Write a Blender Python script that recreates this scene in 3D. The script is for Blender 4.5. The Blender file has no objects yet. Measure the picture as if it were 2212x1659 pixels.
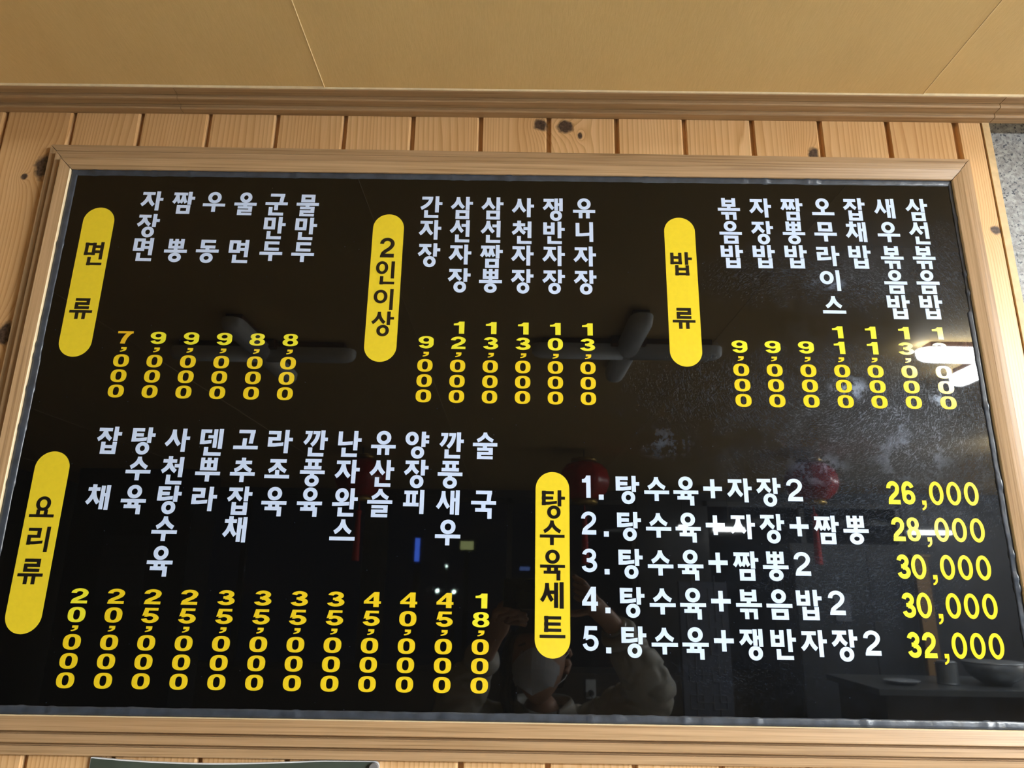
import bpy, bmesh, math, random
from mathutils import Vector, Matrix, Quaternion, noise
random.seed(7)
SC = bpy.context.scene
C = SC.collection
PI = math.pi

# ------------------------------------------------------------------ camera
CAMZ = 1.65
cam_d = bpy.data.cameras.new('camera'); cam = bpy.data.objects.new('camera', cam_d); C.objects.link(cam)
XR = Vector((9.99871596e-01, 1.60247022e-02, -3.57828677e-05))      # world axes seen in (right, down, forward)
NR = Vector((-0.00432005, 0.27170103, 0.96237201))
VR = Vector((0.01543145, -0.96224828, 0.27173537))
right = Vector((XR[0], NR[0], VR[0])); down = Vector((XR[1], NR[1], VR[1])); fwd = Vector((XR[2], NR[2], VR[2]))
m = Matrix((right, -down, -fwd)).transposed().to_4x4()
m.translation = Vector((0, -0.9, CAMZ))
cam.matrix_world = m
cam_d.sensor_fit = 'HORIZONTAL'; cam_d.sensor_width = 36.0
cam_d.lens = 1532.0 / 2212.0 * 36.0
cam_d.clip_start = 0.002; cam_d.clip_end = 100
SC.camera = cam

# ------------------------------------------------------------------ world, exposure
w = bpy.data.worlds.new('night'); SC.world = w; w.use_nodes = True
w.node_tree.nodes['Background'].inputs[0].default_value = (0.004, 0.006, 0.012, 1)
w.node_tree.nodes['Background'].inputs[1].default_value = 1.0
SC.view_settings.view_transform = 'Standard'; SC.view_settings.look = 'None'
SC.view_settings.gamma = 1.0; SC.view_settings.use_curve_mapping = False
SC.view_settings.exposure = 1.52
LAMP = 43.0          # radiance of the lit lamp next to the menu
FILL = 4.7  # how much brighter the added fill lamps are than the lit one
LAMP_FAR = 22.0      # radiance of the lit lamps at the far end of the room
SC.cycles.max_bounces = 6; SC.cycles.diffuse_bounces = 4; SC.cycles.glossy_bounces = 3
SC.cycles.caustics_reflective = False; SC.cycles.caustics_refractive = False
SC.cycles.sample_clamp_indirect = 4.0

# ------------------------------------------------------------------ node helpers
def new_mat(name):
    mt = bpy.data.materials.new(name); mt.use_nodes = True
    nt = mt.node_tree; nt.nodes.clear()
    out = nt.nodes.new('ShaderNodeOutputMaterial'); b = nt.nodes.new('ShaderNodeBsdfPrincipled')
    nt.links.new(b.outputs[0], out.inputs[0])
    return mt, nt, b, out
def N(nt, t, **kw):
    n = nt.nodes.new(t)
    for k, v in kw.items():
        if k == 'ins':
            for kk, vv in v.items(): n.inputs[kk].default_value = vv
        else: setattr(n, k, v)
    return n
def L(nt, a, b): nt.links.new(a, b)
def math_n(nt, op, a, b=None, c=None, clamp=False):
    n = nt.nodes.new('ShaderNodeMath'); n.operation = op; n.use_clamp = clamp
    for i, v in enumerate((a, b, c)):
        if v is None: continue
        if isinstance(v, (int, float)): n.inputs[i].default_value = v
        else: nt.links.new(v, n.inputs[i])
    return n.outputs[0]
def ramp(nt, fac, stops, interp='LINEAR'):
    n = nt.nodes.new('ShaderNodeValToRGB'); n.color_ramp.interpolation = interp
    e = n.color_ramp.elements
    while len(e) < len(stops): e.new(0.5)
    for el, (p, c) in zip(e, stops):
        el.position = p; el.color = (c[0], c[1], c[2], 1) if not isinstance(c, (int, float)) else (c, c, c, 1)
    nt.links.new(fac, n.inputs[0]); return n.outputs[0]
def mix(nt, fac, a, b, mode='MIX'):
    n = nt.nodes.new('ShaderNodeMix'); n.data_type = 'RGBA'; n.blend_type = mode
    for idx, v in ((0, fac), (6, a), (7, b)):
        if isinstance(v, (int, float)): n.inputs[idx].default_value = v
        elif isinstance(v, tuple): n.inputs[idx].default_value = (*v[:3], 1)
        else: nt.links.new(v, n.inputs[idx])
    return n.outputs[2]
def tex_noise(nt, vec, scale, detail=2.0, rough=0.5, dist=0.0):
    n = N(nt, 'ShaderNodeTexNoise', ins={'Scale': scale, 'Detail': detail, 'Roughness': rough, 'Distortion': dist})
    nt.links.new(vec, n.inputs['Vector']); return n.outputs[0]
def mapping(nt, vec, scale=(1, 1, 1), loc=(0, 0, 0), rot=(0, 0, 0)):
    n = N(nt, 'ShaderNodeMapping', ins={'Scale': scale, 'Location': loc, 'Rotation': rot})
    nt.links.new(vec, n.inputs['Vector']); return n.outputs[0]
def bump(nt, b, height, strength=0.2, dist=0.001):
    n = N(nt, 'ShaderNodeBump', ins={'Strength': strength, 'Distance': dist})
    nt.links.new(height, n.inputs['Height']); nt.links.new(n.outputs[0], b.inputs['Normal'])
def plain(name, col, rough=0.5, metal=0.0, spec=0.5, var=0.06, scale=30.0, bumpy=0.0):
    """procedural single-colour material with slight mottling"""
    mt, nt, b, out = new_mat(name)
    tc = N(nt, 'ShaderNodeTexCoord').outputs['Object']
    nz = tex_noise(nt, tc, scale, 3)
    c0 = tuple(max(0, c * (1 - var)) for c in col); c1 = tuple(min(1, c * (1 + var)) for c in col)
    L(nt, ramp(nt, nz, [(0.3, c0), (0.7, c1)]), b.inputs['Base Color'])
    b.inputs['Roughness'].default_value = rough; b.inputs['Metallic'].default_value = metal
    b.inputs['Specular IOR Level'].default_value = spec
    if bumpy: bump(nt, b, nz, bumpy, 0.002)
    return mt
def emis(name, col, s):
    mt = bpy.data.materials.new(name); mt.use_nodes = True; nt = mt.node_tree; nt.nodes.clear()
    out = nt.nodes.new('ShaderNodeOutputMaterial'); e = nt.nodes.new('ShaderNodeEmission')
    e.inputs[0].default_value = (*col, 1); e.inputs[1].default_value = s
    nt.links.new(e.outputs[0], out.inputs[0]); return mt

# ------------------------------------------------------------------ materials
def pine_mat():
    mt, nt, b, out = new_mat('knotty_pine')
    tc = N(nt, 'ShaderNodeTexCoord').outputs['Object']
    oi = N(nt, 'ShaderNodeObjectInfo')
    pos = N(nt, 'ShaderNodeNewGeometry').outputs['Position']
    comb = N(nt, 'ShaderNodeCombineXYZ')
    L(nt, math_n(nt, 'MULTIPLY', oi.outputs['Random'], 37.0), comb.inputs[0])
    L(nt, math_n(nt, 'MULTIPLY', oi.outputs['Random'], 91.0), comb.inputs[2])
    va = N(nt, 'ShaderNodeVectorMath', operation='ADD'); L(nt, tc, va.inputs[0]); L(nt, comb.outputs[0], va.inputs[1])
    v = va.outputs[0]
    # contour lines of a stretched noise = plain-sawn growth rings
    big = tex_noise(nt, mapping(nt, v, (10, 3, 0.55)), 1.0, 1.5, 0.4)
    sep = N(nt, 'ShaderNodeSeparateXYZ'); L(nt, v, sep.inputs[0])
    val = math_n(nt, 'MULTIPLY', big, 17.0)
    val = math_n(nt, 'ADD', val, math_n(nt, 'MULTIPLY', sep.outputs[0], 150.0))
    fine0 = tex_noise(nt, mapping(nt, v, (60, 20, 6)), 1.0, 3, 0.6)
    val = math_n(nt, 'ADD', val, math_n(nt, 'MULTIPLY', fine0, 0.35))
    # knots: (x, z, rx, rz)
    knots = [(-0.689, 2.2273, 0.012, 0.018), (-0.7153, 2.210, 0.004, 0.0045), (0.0367, 2.311, 0.009, 0.009), (0.0733, 2.309, 0.011, 0.0095), (0.0953, 2.294, 0.003, 0.005),
             (0.440, 2.2673, 0.007, 0.011), (0.6901, 2.149, 0.0075, 0.006), (-0.6917, 1.9687, 0.010, 0.014)]
    kmask = None; sp = N(nt, 'ShaderNodeSeparateXYZ'); L(nt, pos, sp.inputs[0])
    wob = math_n(nt, 'MULTIPLY', math_n(nt, 'SUBTRACT', tex_noise(nt, pos, 120, 2), 0.5), 0.9)
    for (kx, kz, rx, rz) in knots:
        dx = math_n(nt, 'DIVIDE', math_n(nt, 'SUBTRACT', sp.outputs[0], kx), rx)
        dz = math_n(nt, 'DIVIDE', math_n(nt, 'SUBTRACT', sp.outputs[2], kz), rz)
        r = math_n(nt, 'SQRT', math_n(nt, 'ADD', math_n(nt, 'MULTIPLY', dx, dx), math_n(nt, 'MULTIPLY', dz, dz)))
        g = math_n(nt, 'DIVIDE', 3.0, math_n(nt, 'ADD', math_n(nt, 'MULTIPLY', math_n(nt, 'MULTIPLY', r, r), 0.35), 1.0))
        val = math_n(nt, 'ADD', val, g)
        kk = math_n(nt, 'SUBTRACT', 1.35, math_n(nt, 'ADD', r, wob), clamp=True)
        kmask = kk if kmask is None else math_n(nt, 'MAXIMUM', kmask, kk)
    fr = math_n(nt, 'FRACT', val)
    ring = ramp(nt, fr, [(0.0, (0.78, 0.53, 0.29)), (0.50, (0.74, 0.48, 0.245)), (0.82, (0.60, 0.35, 0.15)), (0.93, (0.50, 0.265, 0.09)), (1.0, (0.77, 0.52, 0.28))])
    fib = tex_noise(nt, mapping(nt, v, (420, 50, 8)), 1.0, 2, 0.6)
    col = mix(nt, 0.35, ring, ramp(nt, fib, [(0.3, (0.62, 0.40, 0.19)), (0.7, (0.82, 0.58, 0.34))]))
    blot = tex_noise(nt, mapping(nt, v, (14, 5, 3)), 1.0, 3, 0.6)
    col = mix(nt, 0.5, col, ramp(nt, blot, [(0.3, (0.80, 0.68, 0.52)), (0.7, (1.0, 1.0, 1.0))]), 'MULTIPLY')
    # per plank hue difference
    tint = ramp(nt, oi.outputs['Random'], [(0.0, (0.92, 0.86, 0.78)), (0.5, (1.0, 0.97, 0.93)), (1.0, (1.08, 1.06, 1.04))])
    col = mix(nt, 1.0, col, tint, 'MULTIPLY')
    kc = ramp(nt, tex_noise(nt, pos, 260, 3), [(0.3, (0.035, 0.02, 0.014)), (0.7, (0.13, 0.085, 0.06))])
    kf = ramp(nt, kmask, [(0.0, 0.0), (0.22, 0.45), (0.5, 1.0)])
    col = mix(nt, kf, col, kc)
    L(nt, col, b.inputs['Base Color'])
    b.inputs['Roughness'].default_value = 0.38; b.inputs['Specular IOR Level'].default_value = 0.35
    bump(nt, b, fib, 0.08, 0.0006)
    return mt

def oak_mat(name, axis, dark=1.0):
    """printed oak foil, grain along axis ('x' or 'z')"""
    mt, nt, b, out = new_mat(name)
    tc = N(nt, 'ShaderNodeTexCoord').outputs['Object']
    sc1, sc2, sc3 = ((3, 300, 300), (9, 900, 900), (1.2, 40, 40)) if axis == 'x' else ((300, 300, 3), (900, 900, 9), (40, 40, 1.2))
    a = tex_noise(nt, mapping(nt, tc, sc1), 1.0, 3, 0.65, 0.4)
    f2 = tex_noise(nt, mapping(nt, tc, sc2), 1.0, 2, 0.6)
    c = tex_noise(nt, mapping(nt, tc, sc3), 1.0, 2, 0.5)
    d = dark
    col = ramp(nt, a, [(0.34, (0.225 * d, 0.130 * d, 0.052 * d)), (0.46, (0.39 * d, 0.25 * d, 0.122 * d)), (0.62, (0.47 * d, 0.305 * d, 0.160 * d)), (0.8, (0.53 * d, 0.37 * d, 0.205 * d))])
    col = mix(nt, 0.30, col, ramp(nt, f2, [(0.3, (0.28 * d, 0.16 * d, 0.08 * d)), (0.7, (0.56 * d, 0.38 * d, 0.23 * d))]))
    col = mix(nt, 0.5, col, ramp(nt, c, [(0.35, (0.82, 0.78, 0.74)), (0.65, (1, 1, 1))]), 'MULTIPLY')
    L(nt, col, b.inputs['Base Color'])
    b.inputs['Roughness'].default_value = 0.42; b.inputs['Specular IOR Level'].default_value = 0.4
    bump(nt, b, f2, 0.12, 0.0004)
    return mt

def wallpaper_mat():
    mt, nt, b, out = new_mat('tan_ceiling_wallpaper')
    tc = N(nt, 'ShaderNodeTexCoord').outputs['Object']
    f1 = tex_noise(nt, mapping(nt, tc, (900, 60, 1)), 1.0, 3, 0.7)
    f2 = tex_noise(nt, mapping(nt, tc, (12, 3, 1)), 1.0, 2, 0.5)
    g = tex_noise(nt, tc, 700, 2, 0.6)
    col = ramp(nt, f1, [(0.25, (0.70, 0.495, 0.22)), (0.75, (0.79, 0.57, 0.265))])
    col = mix(nt, 0.5, col, ramp(nt, f2, [(0.3, (0.90, 0.88, 0.85)), (0.7, (1, 1, 1))]), 'MULTIPLY')
    # one long scuff and pencil mark beside the right joint of the moulding
    L(nt, col, b.inputs['Base Color'])
    b.inputs['Roughness'].default_value = 0.62; b.inputs['Specular IOR Level'].default_value = 0.35
    h = math_n(nt, 'ADD', math_n(nt, 'MULTIPLY', f1, 0.6), math_n(nt, 'MULTIPLY', g, 0.4))
    bump(nt, b, h, 0.25, 0.0010)
    return mt

def granite_mat():
    mt, nt, b, out = new_mat('speckled_granite')
    tc = N(nt, 'ShaderNodeTexCoord').outputs['Object']
    v1 = N(nt, 'ShaderNodeTexVoronoi', ins={'Scale': 240.0}); L(nt, tc, v1.inputs['Vector'])
    n1 = tex_noise(nt, tc, 130, 4, 0.65)
    n2 = tex_noise(nt, tc, 230, 3, 0.65)
    base = ramp(nt, n1, [(0.38, (0.15, 0.155, 0.16)), (0.5, (0.26, 0.27, 0.275)), (0.62, (0.37, 0.385, 0.385))])
    cell = N(nt, 'ShaderNodeSeparateColor'); L(nt, v1.outputs['Color'], cell.inputs[0])
    base = mix(nt, 0.4, base, ramp(nt, cell.outputs[0], [(0.0, (0.16, 0.155, 0.15)), (1.0, (0.42, 0.43, 0.43))]))
    sp = ramp(nt, n2, [(0.38, 1.0), (0.43, 0.0)])
    col = mix(nt, sp, base, (0.045, 0.055, 0.075))
    L(nt, col, b.inputs['Base Color']); b.inputs['Roughness'].default_value = 0.35
    return mt

def panel_mat():
    """black gloss panel with dried wiping marks (dirt with its own shape) on its right half"""
    mt, nt, b, out = new_mat('black_gloss_panel')
    pos = N(nt, 'ShaderNodeTexCoord').outputs['Object']     # panel origin at world origin
    sp = N(nt, 'ShaderNodeSeparateXYZ'); L(nt, pos, sp.inputs[0]); X, Z = sp.outputs[0], sp.outputs[2]
    wn = tex_noise(nt, pos, 9.0, 3, 0.6)
    wn2 = tex_noise(nt, pos, 34.0, 6, 0.72)
    def blob(cx, cz, rx, rz, soft=0.6, amp=1.0):
        dx = math_n(nt, 'DIVIDE', math_n(nt, 'SUBTRACT', X, cx), rx); dz = math_n(nt, 'DIVIDE', math_n(nt, 'SUBTRACT', Z, cz), rz)
        r = math_n(nt, 'SQRT', math_n(nt, 'ADD', math_n(nt, 'MULTIPLY', dx, dx), math_n(nt, 'MULTIPLY', dz, dz)))
        r = math_n(nt, 'ADD', r, math_n(nt, 'MULTIPLY', math_n(nt, 'SUBTRACT', wn2, 0.5), 1.2))
        return math_n(nt, 'MULTIPLY', math_n(nt, 'DIVIDE', math_n(nt, 'SUBTRACT', 1.0, r), soft, clamp=True), amp)
    def mx(*a):
        r = a[0]
        for q in a[1:]: r = math_n(nt, 'MAXIMUM', r, q)
        return r
    # wiped streaks: concentric strokes around two wrist centres, broken up by noise
    def arcs(cx, cz, freq, cut):
        dx = math_n(nt, 'SUBTRACT', X, cx); dz = math_n(nt, 'SUBTRACT', Z, cz)
        r = math_n(nt, 'SQRT', math_n(nt, 'ADD', math_n(nt, 'MULTIPLY', dx, dx), math_n(nt, 'MULTIPLY', dz, dz)))
        r = math_n(nt, 'ADD', r, math_n(nt, 'MULTIPLY', wn, 0.03))
        cb = N(nt, 'ShaderNodeCombineXYZ'); L(nt, math_n(nt, 'MULTIPLY', r, freq), cb.inputs[0])
        L(nt, math_n(nt, 'MULTIPLY', X, 130.0), cb.inputs[1]); L(nt, math_n(nt, 'MULTIPLY', Z, 130.0), cb.inputs[2])
        n = tex_noise(nt, cb.outputs[0], 1.0, 4, 0.7)
        return math_n(nt, 'DIVIDE', math_n(nt, 'SUBTRACT', n, cut), 0.13, clamp=True)
    a1 = arcs(0.40, 1.92, 620.0, 0.54); a2 = arcs(0.62, 1.55, 620.0, 0.56)
    drops = math_n(nt, 'DIVIDE', math_n(nt, 'SUBTRACT', tex_noise(nt, pos, 520, 2, 0.6), 0.60), 0.08, clamp=True)
    zone = mx(blob(0.50, 1.87, 0.19, 0.10, 0.9, 1.0), blob(0.30, 1.90, 0.20, 0.07, 1.0, 0.40), blob(0.46, 1.77, 0.22, 0.09, 1.0, 0.40),
              blob(0.47, 2.06, 0.13, 0.045, 0.8, 0.6), blob(0.33, 2.06, 0.10, 0.05, 0.9, 0.3), blob(0.42, 1.66, 0.16, 0.07, 1.0, 0.30), blob(0.60, 2.06, 0.05, 0.12, 1.0, 0.35), blob(0.27, 1.55, 0.2, 0.05, 1.0, 0.12))
    streak = math_n(nt, 'MULTIPLY', mx(a1, math_n(nt, 'MULTIPLY', a2, 0.8), math_n(nt, 'MULTIPLY', drops, 0.9)), zone)
    cloud = math_n(nt, 'DIVIDE', math_n(nt, 'SUBTRACT', wn2, 0.50), 0.12, clamp=True)
    smear = math_n(nt, 'MULTIPLY', cloud, mx(blob(0.445, 1.905, 0.035, 0.022), blob(0.50, 1.868, 0.022, 0.02), blob(0.545, 1.84, 0.018, 0.022), blob(0.43, 2.055, 0.035, 0.012, 0.6, 0.8),
                                            blob(0.395, 1.80, 0.05, 0.03, 1.0, 0.5), blob(0.515, 1.82, 0.07, 0.05, 1.0, 0.5), blob(0.565, 1.895, 0.02, 0.02), blob(0.20, 1.83, 0.05, 0.03, 1.0, 0.25)))
    haze = math_n(nt, 'MULTIPLY', mx(blob(0.50, 1.86, 0.26, 0.16, 1.2), blob(0.50, 2.08, 0.20, 0.10, 1.2, 0.8), blob(0.45, 1.66, 0.3, 0.2, 1.3, 0.4)), 0.12)
    dirt = math_n(nt, 'ADD', math_n(nt, 'ADD', math_n(nt, 'MULTIPLY', streak, 0.55), math_n(nt, 'MULTIPLY', smear, 1.3)), haze, clamp=True)
    # dust specks everywhere
    vs = N(nt, 'ShaderNodeTexVoronoi', ins={'Scale': 60.0}); L(nt, pos, vs.inputs['Vector'])
    speck = ramp(nt, vs.outputs['Distance'], [(0.0, 1.0), (0.045, 0.0)])
    b.inputs['Base Color'].default_value = (0.0035, 0.0034, 0.0032, 1)
    b.inputs['Roughness'].default_value = 0.02; b.inputs['IOR'].default_value = 1.46
    d2 = N(nt, 'ShaderNodeBsdfPrincipled'); d2.inputs['Base Color'].default_value = (0.27, 0.36, 0.53, 1); d2.inputs['Roughness'].default_value = 0.35
    d2.inputs['Specular IOR Level'].default_value = 0.6
    ms = N(nt, 'ShaderNodeMixShader'); L(nt, b.outputs[0], ms.inputs[1]); L(nt, d2.outputs[0], ms.inputs[2])
    L(nt, math_n(nt, 'ADD', math_n(nt, 'MULTIPLY', dirt, 0.42), math_n(nt, 'MULTIPLY', speck, 0.12)), ms.inputs[0])
    L(nt, ms.outputs[0], out.inputs[0])
    return mt

M = {}
M['pine'] = pine_mat()
M['oak_x'] = oak_mat('oak_foil_horizontal', 'x')
M['oak_z'] = oak_mat('oak_foil_vertical', 'z')
M['oak_crown'] = oak_mat('oak_foil_crown', 'x', 0.90)
M['paper'] = wallpaper_mat()
M['granite'] = granite_mat()
M['panel'] = panel_mat()
M['white'] = plain('white_vinyl', (0.59, 0.71, 0.95), 0.10, spec=0.5, var=0.02, scale=200)
M['yellow'] = plain('yellow_vinyl', (0.78, 0.57, 0.018), 0.12, spec=0.55, var=0.04, scale=300)
M['lemon'] = plain('lemon_vinyl', (0.80, 0.74, 0.035), 0.12, spec=0.55, var=0.03, scale=300)
M['amber'] = plain('amber_vinyl', (0.78, 0.48, 0.02), 0.12, spec=0.55, var=0.03, scale=300)
M['blackv'] = plain('black_vinyl', (0.012, 0.010, 0.008), 0.12, spec=0.5)
M['plate'] = plain('yellow_plate_vinyl', (0.80, 0.62, 0.03), 0.14, spec=0.5, var=0.03, scale=150)
M['seal'] = plain('dark_sealant_tape', (0.040, 0.049, 0.066), 0.30, spec=0.6, var=0.35, scale=60, bumpy=0.4)
M['rawedge'] = plain('pale_raw_rail_edge', (0.74, 0.60, 0.38), 0.5, var=0.06, scale=60)
M['caulk'] = plain('cream_caulk', (0.80, 0.66, 0.42), 0.5, var=0.08, scale=90)

# ------------------------------------------------------------------ mesh helpers
def tag(o, label=None, cat=None, group=None, kind=None):
    if label: o['label'] = label
    if cat: o['category'] = cat
    if group: o['group'] = group
    if kind: o['kind'] = kind
    return o
def empty(name, loc=(0, 0, 0)):
    o = bpy.data.objects.new(name, None); o.location = loc; o.empty_display_size = 0.05; C.objects.link(o); return o
def link_mesh(name, me, mats, parent=None, loc=None, smooth=False):
    if not isinstance(mats, (list, tuple)): mats = [mats]
    for mt in mats: me.materials.append(mt)
    if smooth:
        for p in me.polygons: p.use_smooth = True
    o = bpy.data.objects.new(name, me); C.objects.link(o)
    if parent is not None: o.parent = parent
    if loc is not None: o.location = loc
    return o
def pyd(name, vs, fs, mats, parent=None, loc=None, midx=None, smooth=False):
    me = bpy.data.meshes.new(name); me.from_pydata(vs, [], fs)
    if midx: me.polygons.foreach_set('material_index', midx)
    bm = bmesh.new(); bm.from_mesh(me); bmesh.ops.recalc_face_normals(bm, faces=bm.faces); bm.to_mesh(me); bm.free()
    return link_mesh(name, me, mats, parent, loc, smooth)
def bm_obj(name, bm, mats, parent=None, loc=None, smooth=False):
    bmesh.ops.recalc_face_normals(bm, faces=bm.faces)
    me = bpy.data.meshes.new(name); bm.to_mesh(me); bm.free()
    return link_mesh(name, me, mats, parent, loc, smooth)
def add_box(bm, x0, x1, y0, y1, z0, z1, bev=0.0):
    vs = [bm.verts.new(p) for p in ((x0, y0, z0), (x1, y0, z0), (x1, y1, z0), (x0, y1, z0), (x0, y0, z1), (x1, y0, z1), (x1, y1, z1), (x0, y1, z1))]
    fs = [bm.faces.new([vs[i] for i in f]) for f in ((0, 3, 2, 1), (4, 5, 6, 7), (0, 1, 5, 4), (1, 2, 6, 5), (2, 3, 7, 6), (3, 0, 4, 7))]
    if bev:
        es = list({e for f in fs for e in f.edges})
        bmesh.ops.bevel(bm, geom=es, offset=bev, segments=2, affect='EDGES', profile=0.6)
    return fs
def box(name, x0, x1, y0, y1, z0, z1, mat, parent=None, bev=0.0, loc=None):
    bm = bmesh.new(); add_box(bm, x0, x1, y0, y1, z0, z1, bev); return bm_obj(name, bm, mat, parent, loc)
def lathe(bm, prof, seg=32, cx=0, cy=0, cz=0):
    rings = []
    for r, z in prof:
        rings.append([bm.verts.new((cx + r * math.cos(2 * PI * i / seg), cy + r * math.sin(2 * PI * i / seg), cz + z)) for i in range(seg)])
    for a, b_ in zip(rings, rings[1:]):
        for i in range(seg):
            bm.faces.new((a[i], a[(i + 1) % seg], b_[(i + 1) % seg], b_[i]))
    for rr in (rings[0], rings[-1]):
        try: bm.faces.new(rr)
        except ValueError: pass
def tube(bm, pts, rad, seg=10, flat=1.0):
    pts = [Vector(p) for p in pts]; rings = []
    rads = rad if isinstance(rad, (list, tuple)) else [rad] * len(pts)
    up = Vector((0, 0, 1))
    for i, p in enumerate(pts):
        d = (pts[min(i + 1, len(pts) - 1)] - pts[max(i - 1, 0)]).normalized()
        a = d.cross(up)
        if a.length < 0.05: a = d.cross(Vector((0, 1, 0)))
        a.normalize(); c = a.cross(d).normalized()
        rings.append([bm.verts.new(p + (a * math.cos(2 * PI * k / seg) + c * math.sin(2 * PI * k / seg) * flat) * rads[i]) for k in range(seg)])
    for a, b_ in zip(rings, rings[1:]):
        for k in range(seg): bm.faces.new((a[k], a[(k + 1) % seg], b_[(k + 1) % seg], b_[k]))
    bm.faces.new(rings[0]); bm.faces.new(rings[-1])

# ------------------------------------------------------------------ the setting
TILT = 0.0055                       # ceiling line rises slightly to the right
def cz(x): return 2.3388 + TILT * x
PL = 0.015                          # face of the planks (y)
X0, X1, YB, YF = -3.2, 5.4, 0.05, -5.0

tag(box('floor', X0 - .1, X1 + .1, YF - .1, YB + .1, -0.1, 0.0, plain('pale_floor_tile', (0.34, 0.31, 0.28), 0.45), None), kind='structure')
wall = empty('wall_back'); wall['kind'] = 'structure'; wall['label'] = 'wall of vertical knotty pine planks behind the menu board, grey granite at its right'
box('base_board', X0, 0.7085, 0.034, 0.050, 0, 2.34, plain('dark_backing', (0.16, 0.09, 0.04), 0.7), wall)

# planks: tongue-and-groove boards, pitch 101.4 mm
def plank_mesh(wd, z0, z1):
    """local x from 0 to wd; face at y=0, bevelled both edges, tongue floor on the left"""
    bv = 0.0026; g = 0.0045
    prof = [(-g, 0.0075), (0.0012, 0.0075), (0.0012, bv * .9), (bv, 0.0), (wd - g - bv, 0.0), (wd - g, bv * .8), (wd - g, 0.019), (-g, 0.019)]
    vs = [(x, y, z0) for x, y in prof] + [(x, y, z1) for x, y in prof]; n = len(prof)
    fs = [(i, (i + 1) % n, n + (i + 1) % n, n + i) for i in range(n)] + [tuple(range(n))[::-1], tuple(range(n, 2 * n))]
    me = bpy.data.meshes.new('plank'); me.from_pydata(vs, [], fs)
    bm = bmesh.new(); bm.from_mesh(me); bmesh.ops.recalc_face_normals(bm, faces=bm.faces); bm.to_mesh(me); bm.free()
    me.materials.append(M['pine']); return me
pm = plank_mesh(0.1014, 0.0, 2.333)
xs = [-0.7630 + 0.1014 * k for k in range(-12, 14)]
offs = {}
for k, x in enumerate(xs):
    o = bpy.data.objects.new('plank', pm); C.objects.link(o); o.parent = wall
    o.location = (x + 0.0018, PL + random.uniform(-.0004, .0004), 0.0)
# cut last plank and the narrow batten closing the panelling
lm = plank_mesh(0.0415, 0.0, 2.333)
o = bpy.data.objects.new('plank', lm); C.objects.link(o); o.parent = wall; o.location = (0.6588 + 0.0018, PL, 0.0)
bt = box('edge_batten', 0.6978, 0.7085, PL - 0.0012, 0.050, 0.0, 2.333, plain('raw_pine_edge', (0.60, 0.42, 0.21), 0.55, var=0.12, scale=80), wall, 0.0006)
bt['label'] = 'narrow pale batten closing the right end of the planks'
# extra plank height so the boards run up under the moulding
# granite slabs to the right of the panelling
for (a, b_, c, d) in ((0.7085, 1.30, 1.74, 2.36), (1.303, 1.90, 1.74, 2.36), (0.7085, 1.30, 1.137, 1.737), (1.303, 1.90, 1.137, 1.737), (1.903, 2.50, 1.74, 2.36), (1.903, 2.50, 1.137, 1.737),
                      (0.7085, 1.30, 0.534, 1.134), (1.303, 1.90, 0.534, 1.134), (1.903, 2.50, 0.534, 1.134), (0.7085, 1.30, 0.0, 0.531), (1.303, 1.90, 0.0, 0.531), (1.903, 2.50, 0.0, 0.531), (2.503, 5.4, 0, 1.134), (2.503, 5.4, 1.137, 2.36)):
    box('granite_slab', a, b_, 0.040, 0.060, c, d, M['granite'], wall, 0.0008)

# ceiling and its wallpaper strips
ceil = empty('ceiling'); ceil['kind'] = 'structure'; ceil['label'] = 'tan wallpapered ceiling with fine seams'
def slab(name, x0, x1, y0, y1, z0off, z1off, mat, parent):
    vs = [(x, y, cz(x) + zo) for zo in (z0off, z1off) for x, y in ((x0, y0), (x1, y0), (x1, y1), (x0, y1))]
    return pyd(name, vs, [(0, 3, 2, 1), (4, 5, 6, 7), (0, 1, 5, 4), (1, 2, 6, 5), (2, 3, 7, 6), (3, 0, 4, 7)], mat, parent)
slab('ceiling_board', X0 - .1, X1 + .1, YF - .1, 0.06, 0.004, 0.06, M['paper'], ceil)
seams = [-2.876, -2.010, -1.144, -0.278, 0.588, 1.454, 2.320, 3.186, 4.052]
ed = [X0 - .1] + seams + [X1 + .1]
for i, (a, b_) in enumerate(zip(ed, ed[1:])):
    slab('wallpaper_strip', a - 0.001, b_ - 0.0012, YF - .05, 0.02, -0.0001 if i % 2 else -0.0006, 0.0038, M['paper'], ceil)

Mseam = plain('pale_seam_paper', (0.86, 0.66, 0.36), 0.5, var=0.05)
for i, x in enumerate(seams):
    n = 60; vs = []
    for k in range(n + 1):
        y = -0.030 - (YF * -1 - 0.05) * (k / n) ** 2; wob = 0.0012 * noise.noise(Vector((y * 3, i * 5.1, 0)))
        for du, dz in ((-0.0010, 0.0004), (-0.0006, -0.0012), (0.0, -0.0016), (0.0006, -0.0012), (0.0010, 0.0004)): vs.append((x + wob + du, y, cz(x) + dz))
    pyd('seam_ridge', vs, [(5 * k + j, 5 * k + j + 1, 5 * k + j + 6, 5 * k + j + 5) for k in range(n) for j in range(4)], Mseam, ceil, smooth=True)['label'] = 'pale raised seam between two wallpaper strips'

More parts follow.
